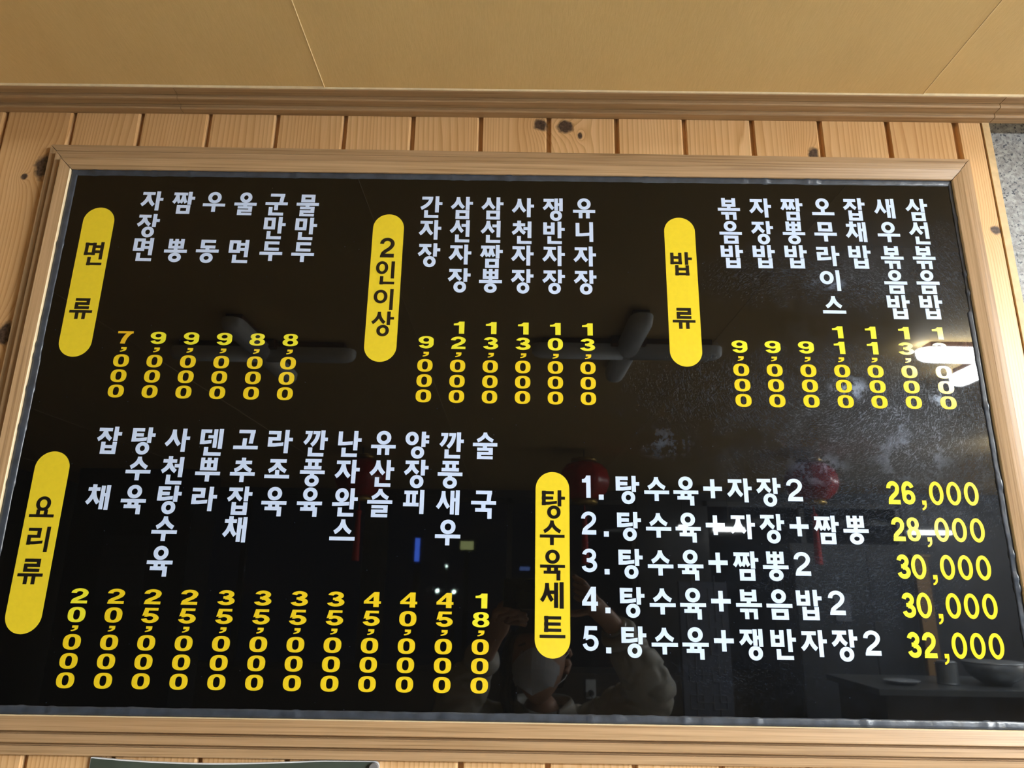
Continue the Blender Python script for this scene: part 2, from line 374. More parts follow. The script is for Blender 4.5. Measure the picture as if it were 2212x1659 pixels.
# crown moulding: three flats stepping down towards the wall, a cream bead of caulk on top
def crown_profile():
    y0 = PL + 0.0005; f = 0.014; s = 0.0065
    z = -0.0158
    pts = []
    y = PL
    for k in range(3):
        if k == 2: s = 0.0028
        pts.append((y, z)); y -= f
        for q in range(5):
            a = PI / 2 * q / 4; r0 = 0.0024 if k < 2 else 0.0012; pts.append((y + r0 - r0 * math.sin(a), z + r0 - r0 * math.cos(a)))
        z += s
        if k < 2: pts.append((y + 0.0008, z - 0.0002)); pts.append((y + 0.0008, z + 0.0005))
    return pts, y
cp, ylast = crown_profile()
tr = empty('trim_1'); tr['kind'] = 'structure'; tr['label'] = 'stepped oak-look moulding along the edge of the ceiling'
def extrude_x(name, prof, xa, xb, mat, parent, zf, skew=0.0, n=24):
    vs = []; m_ = len(prof)
    for i in range(n + 1):
        x = xa + (xb - xa) * i / n
        for (y, dz) in prof: vs.append((x + skew * y, y, zf(x) + dz))
    fs = []
    for i in range(n):
        for j in range(m_):
            k = (j + 1) % m_; fs.append((i * m_ + j, i * m_ + k, (i + 1) * m_ + k, (i + 1) * m_ + j))
    fs += [tuple(range(m_)), tuple(range(n * m_, (n + 1) * m_))]
    return pyd(name, vs, fs, mat, parent)
prof = cp + [(ylast + 0.0004, 0.0), (PL - 0.0006, 0.0), (PL - 0.0006, -0.0158)]
for a, b_ in ((X0, -0.4976), (-0.4968, 0.7092), (0.7102, X1)):
    extrude_x('moulding_length', prof, a, b_, M['oak_crown'], tr, cz)
bead = [(ylast + 0.0006, -0.0019), (ylast - 0.0010, -0.0019), (ylast - 0.0034, -0.0002), (ylast - 0.0034, 0.0010), (ylast + 0.003, 0.001)]
extrude_x('caulk_bead', bead, X0, X1, M['caulk'], tr, cz, n=60)['label'] = 'cream bead of caulk between moulding and ceiling'

# ------------------------------------------------------------------ menu board
board = empty('menu_board', (0, 0, 1.854))
tag(board, 'large black gloss Korean menu board in an oak-look frame with white and yellow lettering', 'menu board')
def bpar(o):                         # children are authored in world space
    o.parent = board; o.matrix_parent_inverse = Matrix.Translation((0, 0, -1.854)); return o
PX0, PX1, PZ0, PZ1 = -0.6361, 0.6255, 1.4960, 2.2125
bm = bmesh.new(); add_box(bm, PX0 - .004, PX1 + .004, 0.0, 0.010, PZ0 - .004, PZ1 + .0075)
p = bpar(bm_obj('backing_panel', bm, M['panel'])); p['label'] = 'black gloss panel with wiping marks on its right half'
# frame rails with three steps falling outwards; mitred corners
OUT = dict(l=-0.6800, r=0.6640, t=2.2590, b=1.4515)
IN = dict(l=-0.6361, r=0.6255, t=2.2150, b=1.4960)
steps = [(0.0, 0.0003), (0.0, -0.0040), (0.02, -0.0052), (0.05, -0.0056), (0.345, -0.0086), (0.362, -0.0076), (0.365, 0.0026), (0.455, 0.0026), (0.458, -0.0006), (0.655, -0.0016), (0.672, -0.0006), (0.675, 0.0092),
         (0.770, 0.0092), (0.772, 0.0058), (0.975, 0.0054), (0.995, 0.0066), (1.0, PL - 0.0006), (0.0, PL - 0.0006)]
tr_in = lambda x: IN['t'] + (x + 0.64) * (0.0045 / 1.26) - 0.0025      # top rail edge is not quite parallel
def rail(side):
    vs = []; n = len(steps)
    for end in (0, 1):
        for (t, y) in steps:
            if side in 'tb':
                zi = IN[side]; z = zi + (OUT[side] - zi) * t
                xi = (IN['l'], IN['r'])[end]; x = xi + ((OUT['l'], OUT['r'])[end] - xi) * t
                if side == 't': z = tr_in(xi) + (OUT['t'] - tr_in(xi)) * t
            else:
                xi = IN[side]; x = xi + (OUT[side] - xi) * t
                zi = (IN['b'], tr_in(xi))[end]; z = zi + ((OUT['b'], OUT['t'])[end] - zi) * t
            # hairline gap at the mitres
            gp = 0.0006 if y < PL - 0.001 else 0
            if side in 'tb': x += (gp, -gp)[end]
            else: z += (gp, -gp)[end]
            vs.append((x, y, z))
    fs = [(i, (i + 1) % n, n + (i + 1) % n, n + i) for i in range(n)] + [tuple(range(n)), tuple(range(n, 2 * n))]
    mi = [1 if i in (0, 1) and side != 't' else 0 for i in range(n)] + [0, 0]
    return bpar(pyd('frame_rail', vs, fs, [M['oak_x'] if side in 'tb' else M['oak_z'], M['rawedge']], midx=mi))
for s in 'tblr': rail(s)
# sealant strips round the panel: uneven, slightly humped
def seal(pts_fn, length, wfn, amp, seed, name='sealant_strip'):
    n = int(length / 0.004); vs = []; rn = random.Random(seed)
    jog = [rn.uniform(0, 1) for _ in range(12)]
    for i in range(n + 1):
        s = i / n * length
        w_ = wfn(s) + amp * (noise.noise(Vector((s * 22, seed, 0))) + 0.6 * noise.noise(Vector((s * 90, seed, 3))))
        h = 0.0011 + 0.0004 * noise.noise(Vector((s * 40, seed, 9)))
        if any(abs(s - j * length) < 0.004 for j in jog): h += 0.0007; w_ += 0.0006
        for (u, y) in ((0.0, 0.0002), (0.02, -h * 1.6), (0.35, -h * 1.4), (0.75, -h), (0.97, -h * .7), (1.0, 0.0002)):
            vs.append(pts_fn(s, u * w_, y))
    fs = []
    for i in range(n):
        for j in range(5): fs.append((i * 6 + j, i * 6 + j + 1, i * 6 + 7 + j, i * 6 + 6 + j))
    o = bpar(pyd(name, vs, fs, M['seal'], smooth=True)); return o
W_, H_ = PX1 - PX0, PZ1 - PZ0
seal(lambda s, u, y: (PX0 + s, y, tr_in(PX0 + s) + 0.0006 - u), W_, lambda s: 0.0085, 0.0007, 1)
seal(lambda s, u, y: (PX0 + s, y, PZ0 + u), W_, lambda s: 0.0092, 0.0007, 2)
seal(lambda s, u, y: (PX0 + u, y, PZ0 + s), H_ + .002, lambda s: 0.0098 if s < .43 else 0.0088, 0.0006, 3)
seal(lambda s, u, y: (PX1 - u, y, PZ0 + s), H_ + .003, lambda s: 0.0075 if s < .52 else 0.0042, 0.0010, 4)

# ------------------------------------------------------------------ lettering
class Pen:
    """strokes in a cell 100 wide, 112 high, y down; returns polygons"""
    def __init__(s, T=14.0, W=17.0): s.T, s.W, s.P = T, W, []
    def poly(s, pts): s.P.append(pts)
    def H(s, x0, x1, y, rise=0.0, t=None):
        T = t or s.T; c = y + (7 if t is None else t / 2)
        if rise: 
            xm = x0 + (x1 - x0) * .45
            s.P.append([(x0, c - T / 2), (xm, c - T / 2 - rise * .12), (x1, c - T / 2 - rise), (x1 - .5, c + T / 2 - rise), (xm, c + T / 2 - rise * .12), (x0, c + T / 2)])
        else: s.P.append([(x0, c - T / 2), (x1, c - T / 2), (x1, c + T / 2), (x0, c + T / 2)])
    def V(s, x, y0, y1, sh=0.0, w=None):
        W = w or s.W; c = x + (8.5 if w is None else w / 2)
        s.P.append([(c - W / 2, y0), (c + W / 2, y0), (c + W / 2 + sh, y1), (c - W / 2 + sh, y1)])
    def O(s, x0, y0, x1, y1, n=28):
        a, b_ = (x1 - x0) / 2, (y1 - y0) / 2; cx_, cy_ = (x0 + x1) / 2, (y0 + y1) / 2
        ia, ib = a - s.W, b_ - s.T - 0.5
        s.P.append(('ring', cx_, cy_, a, b_, ia, ib, n, 2.05))
    def Q(s, p0, p1, p2, w=None, n=10, w2=None):
        w = w or (s.W - 1); w2 = w2 or w; Lf, Rt = [], []
        for i in range(n + 1):
            t = i / n
            x = (1 - t) ** 2 * p0[0] + 2 * t * (1 - t) * p1[0] + t * t * p2[0]; y = (1 - t) ** 2 * p0[1] + 2 * t * (1 - t) * p1[1] + t * t * p2[1]
            dx = 2 * (1 - t) * (p1[0] - p0[0]) + 2 * t * (p2[0] - p1[0]); dy = 2 * (1 - t) * (p1[1] - p0[1]) + 2 * t * (p2[1] - p1[1])
            l = math.hypot(dx, dy) or 1; hw = (w + (w2 - w) * t) / 2
            Lf.append((x - dy / l * hw, y + dx / l * hw)); Rt.append((x + dy / l * hw, y - dx / l * hw))
        s.P.append(('strip', Lf, Rt))
    # jamo
    def S(s, xc, y0, l, r, k=0.62, w=None):
        for e in (l, r): s.Q((xc, y0), (xc, y0 + k * (e[1] - y0)), e, w)
    def M_(s, x0, y0, x1, y1):
        s.H(x0, x1, y0); s.H(x0, x1, y1 - 14); s.V(x0, y0, y1); s.V(x1 - 17, y0, y1)
    def B(s, x0, y0, x1, y1, mid=None):
        s.V(x0, y0, y1); s.V(x1 - 17, y0, y1); s.H(x0, x1, y1 - 14); s.H(x0 + 2, x1 - 2, mid if mid is not None else y0 + (y1 - y0) * .29, t=13)
    def BB(s, x0, y0, x1, y1):
        w = 16; xm = (x0 + x1) / 2
        s.V(x0, y0, y1, w=w * s.W / 17); s.V(xm - w / 2, y0, y1, w=w * s.W / 17); s.V(x1 - w, y0, y1, w=w * s.W / 17)
        s.H(x0, x1, y1 - 13, t=13 * s.T / 14); s.H(x0 + 1, x1 - 1, y0 + 10, t=12.5 * s.T / 14)
    def J(s, xc, y0, bx0, bx1, l, r, k=0.62, w=None): s.H(bx0, bx1, y0); s.S(xc, y0 + 6, l, r, k, w)
    def CH(s, xc, y0, bx0, bx1, l, r, k=0.62, yb=12): s.V(xc - 8.5, y0, y0 + yb + 8); s.H(bx0, bx1, y0 + yb); s.S(xc, y0 + yb + 5, l, r, k)
    def N_(s, x0, y0, x1, y1, rise=0): s.V(x0, y0, y1); s.H(x0, x1, y1 - 14, rise)
    def D(s, x0, y0, x1, y1, rise=0, x2=None): s.V(x0, y0, y1); s.H(x0, x1, y0); s.H(x0, x2 or x1, y1 - 14, rise)
    def TT(s, x0, y0, x1, y1, rise=0, x2=None):
        s.V(x0, y0, y1); h = (y1 - y0 - 14); s.H(x0, x1, y0); s.H(x0, x1 - 2, y0 + h * .5); s.H(x0, x2 or x1, y1 - 14, rise)
    def RL(s, x0, y0, x1, y1, rise=0, x2=None, t=None):
        t = t or s.T; h = (y1 - y0 - t) / 2; w = s.W
        s.H(x0, x1, y0, t=t); s.H(x0, x1, y0 + h, t=t); 
        if rise:
            s.H(x0, x2 or x1, y1 - 14, rise)
        else: s.H(x0, x2 or x1, y1 - t, t=t)
        s.V(x1 - w, y0, y0 + h + t, w=w); s.V(x0, y0 + h, y1, w=w)
    def G(s, x0, y0, x1, y1, lean=0): s.H(x0, x1, y0); s.V(x1 - 17, y0, y1, -lean)
    def PH(s, x0, y0, x1, y1, va, vb, x2=None, x3=None):
        s.H(x0, x1, y0); s.H(x0 - 2 if x2 is None else x2, x1 + 1 if x3 is None else x3, y1 - 14); s.V(va, y0 + 2, y1 - 2, w=15 * s.W / 17); s.V(vb, y0 + 2, y1 - 2, w=15 * s.W / 17)
    def A(s, x, y0, y1, ya, xt): s.V(x, y0, y1); s.H(x + 10, xt, ya)       # ㅏ
    def bar(s, y, x0=0.0, x1=100.0): s.H(x0, x1, y)

def syl(p, ch):
    if ch == '자': p.J(34, 8, 6, 61, (5, 72), (60, 72)); p.A(68, 4, 98, 36, 100)
    elif ch == '사': p.S(34, 8, (5, 71), (59.5, 70), .6); p.A(68, 4, 98, 36, 100)
    elif ch == '장': p.J(33, 4, 6, 60, (5, 55), (58, 53), .62); p.A(69, 0, 63, 24, 100); p.O(27, 61, 82, 113)
    elif ch == '잡': p.J(33, 5, 6, 60, (5, 53), (58, 52), .62); p.A(68, 0, 58, 22, 100); p.B(22, 62, 85, 111, 75)
    elif ch == '삼': p.S(34, 5, (5, 58), (59, 57), .6); p.A(68, 3, 67, 27, 100); p.M_(23.5, 69, 85, 112)
    elif ch == '산': p.S(34, 5, (5, 60), (59, 58), .6); p.A(68, 3, 82, 32, 100); p.N_(24, 72, 88, 110)
    elif ch == '상': p.S(34, 4, (5, 54), (59, 53), .6); p.A(68, 2, 63, 25, 100); p.O(26, 62, 81, 113)
    elif ch == '선': p.S(34, 3, (5, 59), (58, 58), .6); p.V(71.5, 2, 82); p.H(52, 80, 20.5); p.N_(25, 72, 89, 109)
    elif ch == '천': p.CH(34, 0, 6, 61, (5, 62), (60, 61), .62, 12.5); p.V(72, 3.5, 83.5); p.H(53.5, 80, 31); p.N_(25.5, 74, 90, 112)
    elif ch == '짬':
        p.H(5, 67, 7); p.S(22, 10, (6, 58), (34, 58), .6, 14.5); p.S(50, 10, (38, 58), (63, 57), .6, 14.5)
        p.A(70, 3, 67, 27, 101); p.M_(24.5, 69, 85, 112)
    elif ch == '쟁': p.J(29, 6, 5, 52, (5, 56), (49, 55), .62, 15); p.V(54, 4, 62, w=16); p.V(75.5, 3, 66, w=16); p.H(64, 82, 27, t=13); p.O(34, 63, 88, 114)
    elif ch == '면': p.M_(3, 3, 53, 62); p.V(72, 0, 82); p.H(52, 80, 15, t=13); p.H(52, 80, 39, t=13); p.N_(22, 71, 90, 110)
    elif ch == '만': p.M_(4, 5, 55, 62); p.A(68, 1, 81, 31, 101); p.N_(21, 71, 86, 109)
    elif ch == '반': p.B(4, 6, 55, 65, 23); p.A(68, 2, 82, 32, 100); p.N_(23, 73, 87, 110)
    elif ch == '밥': p.B(0, 3, 53, 58, 19.5); p.A(65, 0, 60, 24, 98); p.B(20, 62, 84, 110, 73.5)
    elif ch == '간': p.H(8, 52, 5); p.Q((49.5, 5), (49.5, 42), (5, 63), None); p.A(68, 2, 82, 31, 100); p.N_(20, 72, 84, 109)
    elif ch == '깐':
        p.H(8, 32, 6, t=13); p.Q((29, 6), (29, 37), (7, 57), 15.5); p.H(40, 64, 6, t=13); p.Q((61, 6), (61, 42), (36, 64), 15.5)
        p.A(72, 3, 82, 32, 101); p.N_(24, 73, 88, 109)
    elif ch == '난': p.N_(4, 6, 64, 63, 4); p.A(67, 3, 82, 33, 99); p.N_(20, 72, 84, 109)
    elif ch == '탕': p.TT(3, 4, 52, 60, 5, 65); p.A(67, 1, 64, 25, 98); p.O(25, 61, 80, 112)
    elif ch == '덴': p.D(2, 6, 46, 66, 4, 49); p.V(55, 5, 80, w=16); p.V(77, 3, 84, w=17); p.H(34, 60, 29, t=13); p.N_(22, 77, 92, 112)
    elif ch == '양': p.O(0, 3, 54, 58); p.V(66, 2, 64); p.H(76, 97, 16, t=13); p.H(76, 97, 37, t=13); p.O(25, 62, 79, 112)
    elif ch == '인': p.O(0, 2, 55, 62); p.V(68, 2, 82); p.N_(20, 72, 86, 110)
    elif ch == '완':
        p.O(10, 1, 64, 55); p.V(29, 50, 68, w=16); p.H(0, 68, 57, 3); p.A(70, 1, 83, 36, 101); p.N_(24, 76, 88, 111)
    elif ch == '라': p.RL(0, 8, 51, 72, 4, 63); p.A(67, 3, 98, 35, 100)
    elif ch == '리': p.RL(2, 8, 54, 72, 4, 66); p.V(74, 3, 98)
    elif ch == '이': p.O(2, 6, 63, 68); p.V(73, 2, 98)
    elif ch == '니': p.N_(11, 6, 72, 71, 4); p.V(72, 2, 97)
    elif ch == '피': p.PH(8, 7, 62, 68, 16, 40, 5, 67); p.V(71, 3, 97)
    elif ch == '새': p.S(27, 7, (4, 72), (49, 71), .6, 15); p.V(55, 5, 97, w=16); p.V(76, 3, 99, w=16); p.H(66, 82, 34, t=13)
    elif ch == '채': p.CH(28, 0, 4, 51, (4, 74), (50, 73), .6, 12); p.V(55, 5, 97, w=16); p.V(76, 3, 99, w=16); p.H(66, 82, 34, t=13)
    elif ch == '세': p.S(26, 7, (4, 72), (47, 71), .6, 15); p.V(54, 5, 97, w=16); p.V(76, 3, 99, w=16); p.H(38, 60, 34, t=13)
    elif ch == '우': p.O(20, 1, 80, 57); p.bar(58); p.V(41, 66, 99)
    elif ch == '유': p.O(20, 1, 80, 57); p.bar(58); p.V(25.5, 66, 99); p.V(58, 66, 99)
    elif ch == '오': p.O(19, 2, 79, 58); p.V(40.5, 54, 75); p.bar(71)
    elif ch == '요': p.O(20, 1, 80, 57); p.V(26, 52, 74); p.V(57, 52, 74); p.bar(69)
    elif ch == '두': p.D(18, 4, 83, 48); p.bar(54); p.V(41, 62, 97)
    elif ch == '무': p.M_(18, 4, 82, 49); p.bar(55); p.V(41, 62, 97)
    elif ch == '스': p.S(50, 6, (18, 56), (82, 56), .62); p.bar(72)
    elif ch == '수': p.S(49, 4, (17, 47), (83, 47), .62); p.bar(57); p.V(40.5, 65, 98)
    elif ch == '고': p.G(18, 5, 84, 61, 6); p.V(36, 40, 76, -1); p.bar(70)
    elif ch == '추': p.CH(50, 2, 18, 84, (17, 54), (84, 54), .62, 12); p.bar(60); p.V(41, 68, 99)
    elif ch == '조': p.J(50, 6, 18, 84, (15, 54), (84, 54), .62); p.V(41.5, 49, 74); p.bar(68)
    elif ch == '뿌': p.BB(17, 4, 85, 55); p.bar(60); p.V(41.5, 68, 99)
    elif ch == '류': p.RL(19, 3, 83, 52, 0, None, 12.5); p.bar(56); p.V(26, 64, 97); p.V(57, 64, 97)
    elif ch == '트': p.TT(17, 4, 84, 62); p.bar(70)
    elif ch == '뽕': p.BB(16, 2, 84, 48); p.V(41.5, 46, 60, w=16); p.bar(53, 0, 100); p.O(22, 67, 78, 112)
    elif ch == '동': p.D(18, 3, 83, 44); p.V(41, 42, 56, w=16); p.bar(49); p.O(21, 65, 78, 113)
    elif ch == '울': p.O(23, 0, 77, 51); p.bar(51); p.V(41, 60, 72, w=17); p.RL(17, 68, 82, 112, 0, None, 12)
    elif ch == '술': p.S(50, 2, (18, 36), (82, 36), .6, 14.5); p.bar(44); p.V(41, 52, 66); p.RL(18, 64, 82, 110, 0, None, 12.2)
    elif ch == '슬': p.S(50, 2, (18, 38), (82, 38), .6, 15); p.bar(46); p.RL(18, 65, 83, 112, 0, None, 12.5)
    elif ch == '물': p.M_(19, 3, 81, 41); p.bar(44); p.V(41, 52, 64); p.RL(17, 63, 82, 110, 0, None, 12.2)
    elif ch == '군': p.G(20, 3, 84, 48, 6); p.bar(45); p.V(41, 54, 84); p.N_(17, 69, 84, 110)
    elif ch == '국': p.G(19, 3, 83, 46, 5); p.bar(43); p.V(41, 52, 76); p.G(17, 71, 83, 112)
    elif ch == '육': p.O(21, 0, 79, 53); p.bar(55); p.V(28, 62, 82, w=16); p.V(56, 62, 82, w=16); p.G(15, 77, 82, 114)
    elif ch == '음': p.O(21, 0, 78, 51); p.bar(53); p.M_(18, 71, 83, 110)
    elif ch == '볶':
        p.B(18, 3, 81, 46, 12); p.V(42, 44, 58, w=16); p.bar(52); p.H(14, 44, 72, t=13); p.V(32, 72, 110, w=16); p.H(49, 80, 72, t=13); p.V(66, 72, 110, w=16)
    elif ch == '풍': p.PH(18, 3, 84, 45, 30, 57, 15, 85); p.bar(49); p.V(41, 58, 70, w=17); p.O(22, 66, 79, 113)
    else: raise ValueError(ch)

def dig(p, ch, oval=False, pw=19.0):
    """digits in a box 62 x 100 (pen of even width, stretched later)"""
    h = pw / 2
    def arc(cx_, cy_, rx, ry, a0, a1, pts=None, n=18):
        r_ = [(cx_ + rx * math.cos(math.radians(a0 + (a1 - a0) * i / n)), cy_ + ry * math.sin(math.radians(a0 + (a1 - a0) * i / n))) for i in range(n + 1)]
        return r_
    def stroke(pts, w0=pw, w1=None):
        w1 = w1 or w0; Lf, Rt = [], []; n = len(pts)
        for i, (x, y) in enumerate(pts):
            a = pts[max(i - 1, 0)]; b_ = pts[min(i + 1, n - 1)]; dx, dy = b_[0] - a[0], b_[1] - a[1]; l = math.hypot(dx, dy) or 1
            hw = (w0 + (w1 - w0) * i / (n - 1)) / 2
            Lf.append((x - dy / l * hw, y + dx / l * hw)); Rt.append((x + dy / l * hw, y - dx / l * hw))
        p.P.append(('strip', Lf, Rt))
    if ch == '0':
        if oval: p.P.append(('ring', 31, 50, 31, 50, 31 - 15.5, 50 - 15.5, 40, 2.0))
        else: p.P.append(('ring', 31, 50, 31, 50, 31 - pw * 1.02, 50 - pw * .93, 44, 2.5))
    elif ch == '1':
        x = 21 if pw > 17.5 else 20
        p.poly([(x, 22), (x, 0.5), (x + 21, 0.5), (x + 21, 100), (x, 100)]); p.poly([(0, 17), (9, 15.5), (16, 11), (x + 1, 0.5), (x + 1, 32), (0, 32)])
    elif ch == '2':
        a = arc(30, 30.5, 31 - h - .5, 30.5 - h, -182, 22); a = a + [(47, 47), (38, 57), (25, 67), (15, 77), (12, 86)]
        stroke(a); p.poly([(2, 100), (2.5, 90), (6, 81), (60, 81), (60, 100)])
    elif ch == '3':
        stroke(arc(30, 27.5, 28 - h, 27.5 - h, -172, 80)); stroke(arc(30.5, 71.5, 31 - h, 28.5 - h, -100, 172)); p.poly([(20, 41), (36, 40), (36, 57), (20, 57)])
    elif ch == '4':
        p.poly([(36, 0), (55, 0), (55, 100), (35, 100), (35, 30)]); p.poly([(0, 61), (62, 61), (62, 78), (0, 78)]); p.poly([(0, 61), (36, 0), (38, 24), (17, 61), (12, 70)])
    elif ch == '5':
        p.poly([(10, 0), (57, 0), (57, 17), (24, 17), (22, 46), (3, 53)]); a = [(12, 49)] + arc(31, 67.5, 31 - h, 32.5 - h, -130, 172)
        stroke(a)
    elif ch == '6':
        p.P.append(('ring', 31, 69, 31, 31, 31 - pw, 31 - pw * .95, 32, 2.1)); a = arc(31, 38, 31 - h, 38 - h, 182, 338); stroke([(h + .3, 68), (h, 52)] + a)
    elif ch == '7': p.poly([(0, 0), (62, 0), (62, 17), (0, 17)]); p.Q((51, 8), (28, 42), (24, 100), pw)
    elif ch == '8': p.P.append(('ring', 31, 27, 28.5, 27, 28.5 - pw, 27 - pw * .72, 30, 2.2)); p.P.append(('ring', 31, 71, 31, 29, 31 - pw, 29 - pw * .72, 32, 2.2))
    elif ch == '9':
        p.P.append(('ring', 31, 31, 31, 31, 31 - pw, 31 - pw * .85, 32, 2.1)); a = arc(31, 62, 31 - h, 38 - h, 2, 158); stroke([(62 - h - .3, 32), (62 - h, 48)] + a)
    elif ch == ',':       # box 25 x 37
        p.poly([(3, 0), (25, 0), (25, 16), (3, 16)]); p.poly([(25, 15), (23, 24), (17, 31), (7, 36.5), (0, 37), (0, 30), (8, 27), (13, 21), (14, 15)])
    elif ch == '.': p.poly([(0, 0), (20, 0), (20, 20), (0, 20)])
    elif ch == '+': p.poly([(0, 38.5), (100, 38.5), (100, 61.5), (0, 61.5)]); p.poly([(38.5, 0), (61.5, 0), (61.5, 100), (38.5, 100)])

class Sheet:
    """collects flat shapes and builds one thin cut-vinyl mesh"""
    def __init__(s, y0=-0.00005, base=0.00022): s.v, s.f, s.m, s.y0, s.base, s.k = [], [], [], y0, base, 0
    def emit(s, shape, fx, mi=0):
        yf = s.y0 - s.base - 0.000007 * (s.k % 9); s.k += 1
        def w_(pt, y): x, z = fx(*pt); return (x, y, z)
        if isinstance(shape, tuple) and shape[0] == 'ring':
            _, cx_, cy_, a, b_, ia, ib, n, ex = shape
            o = len(s.v)
            def se(A, B, t, e):
                c_, s_ = math.cos(t), math.sin(t)
                return (cx_ + A * math.copysign(abs(c_) ** (2 / e), c_), cy_ + B * math.copysign(abs(s_) ** (2 / e), s_))
            for i in range(n):
                t = 2 * PI * i / n; po = se(a, b_, t, ex); pi_ = se(ia, ib, t, ex)
                s.v += [w_(po, yf), w_(pi_, yf), w_(po, s.y0), w_(pi_, s.y0)]
            for i in range(n):
                j = (i + 1) % n; A, B = o + 4 * i, o + 4 * j
                s.f += [(A, B, B + 1, A + 1), (A, A + 2, B + 2, B), (A + 1, B + 1, B + 3, A + 3)]; s.m += [mi] * 3
            return
        if isinstance(shape, tuple) and shape[0] == 'strip':
            Lf, Rt = shape[1], shape[2]; o = len(s.v); n = len(Lf)
            for a, b_ in zip(Lf, Rt): s.v += [w_(a, yf), w_(b_, yf), w_(a, s.y0), w_(b_, s.y0)]
            for i in range(n - 1):
                A = o + 4 * i; B = A + 4
                s.f += [(A, B, B + 1, A + 1), (A, A + 2, B + 2, B), (A + 1, B + 1, B + 3, A + 3)]; s.m += [mi] * 3
            s.f += [(o, o + 1, o + 3, o + 2), (o + 4 * n - 4, o + 4 * n - 2, o + 4 * n - 1, o + 4 * n - 3)]; s.m += [mi] * 2
            return
        o = len(s.v); n = len(shape)
        for pt in shape: s.v.append(w_(pt, yf))
        for pt in shape: s.v.append(w_(pt, s.y0))
        s.f.append(tuple(range(o, o + n))); s.m.append(mi)
        for i in range(n): j = (i + 1) % n; s.f.append((o + i, o + j, o + n + j, o + n + i)); s.m.append(mi)
    def syl(s, ch, cx_, zc, T=14.0, W=17.0, mi=0, sx=0.315, sz=0.3214, dy=0.0):
        p = Pen(T, W); syl(p, ch)
        for sh in p.P: s.emit(sh, lambda u, v: ((cx_ + (u - 50) * sx) * .001, (zc + 18 - v * sz) * .001), mi)
    def dig(s, ch, cx_, zc, wd, ht, mi=0, pw=19.0, oval=False):
        p = Pen(); dig(p, ch, oval, pw)
        bw, bh = {'1': (42, 100), ',': (25, 37), '.': (20, 20), '+': (100, 100)}.get(ch, (62, 100))
        for sh in p.P: s.emit(sh, lambda u, v: ((cx_ + (u / bw - .5) * wd) * .001, (zc + (.5 - v / bh) * ht) * .001), mi)
    def build(s, name, mats, parent=None):
        me = bpy.data.meshes.new(name); me.from_pydata(s.v, [], s.f); me.polygons.foreach_set('material_index', s.m)
        for mt in mats: me.materials.append(mt)
        o = bpy.data.objects.new(name, me); C.objects.link(o)
        if parent is None: bpar(o)
        else: o.parent = parent
        return o

def dish(text, cx_, zs, dz=lambda k: 0.0):
    word = text.replace(' ', ''); o = bpar(empty('dish_name')); o['label'] = 'white dish name reading %s, written downwards' % word
    for ch, z in zip(text, zs):
        if ch != ' ': s = Sheet(); s.syl(ch, cx_, z); s.build('letter', [M['white']], o)
R1 = [2162.9 - 37.2 * k for k in range(5)]
for i, t in enumerate(('자장면', '짬 뽕', '우 동', '울 면', '군만두', '물만두')):
    d = (1.0, 0.8, 0.6, 0.4, 0.0, -0.6)[i]
    dish(t, (-514.9, -470.4, -426.3, -381.8, -337.8, -293.6)[i], [z + d for z in R1])
for i, t in enumerate(('간자장', '삼선자장', '삼선짬뽕', '사천자장', '쟁반자장', '유니자장')):
    dish(t, -118.6 + 43.35 * i, [z - 0.2 for z in R1])
for i, t in enumerate(('볶음밥', '자장밥', '짬뽕밥', '오무라이스', '잡채밥', '새우볶음밥', '삼선볶음밥')):
    x = 303.7 + 44.5 * i
    dish(t, x, [z + 4.7 + (x - 304) * 0.0125 for z in R1])
R4 = [1820.2 - 37.3 * k for k in range(5)]
for i, t in enumerate(('잡 채', '탕수육', '사천탕수육', '덴뿌라', '고추잡채', '라조육', '깐풍육', '난자완스', '유산슬', '양장피', '깐풍새우', '술 국')):
    x = (-517.6, -473.6, -429.3, -385.0, -340.9, -296.9, -252.2, -208.0, -164.0, -120.4, -77.0, -33.4)[i]
    dish(t, x, [z + i * 0.06 for z in R4])

def price(top, x, zs, label, lemon=(), amber=(), wd=20.7, zoff=0.0):
    o = bpar(empty('price')); o['label'] = 'yellow price %s written downwards under %s' % (top, label)
    for j, (ch, z) in enumerate(zip(top, zs)):
        mi = 0; s = Sheet(); mat = M['lemon' if j in lemon else ('amber' if j in amber else 'yellow')]
        if ch == ',': s.dig(',', x + .4, z + zoff, 8.2, 6.6, mi)
        elif ch == '1': s.dig('1', x, z + zoff, 14.4, 17.3, mi)
        else: s.dig(ch, x, z + zoff, wd, 17.5, mi)
        s.build('comma' if ch == ',' else 'digit', [mat], o)
ZP = [1960.3, 1943.5, 1927.8, 1906.8, 1885.9]
for i, (t, n) in enumerate((('7,000', '자장면'), ('9,000', '짬뽕'), ('9,000', '우동'), ('9,000', '울면'), ('8,000', '군만두'), ('8,000', '물만두'))):
    price(t, (-519.4, -475.1, -430.7, -386.4, -342.0, -297.7)[i], ZP, n, () if i == 0 else (0,), (0,) if i == 0 else ())
for i, (t, n) in enumerate((('9,000', '간자장'), ('12,000', '삼선자장'), ('13,000', '삼선짬뽕'), ('13,000', '사천자장'), ('10,000', '쟁반자장'), ('13,000', '유니자장'))):
    price(t, (-116.0, -72.6, -29.3, 14.0, 57.2, 100.5)[i], ZP if len(t) == 5 else [1981.8 + .1 * i] + ZP, n, (0,) if len(t) == 5 else (0, 1), wd=20.3)
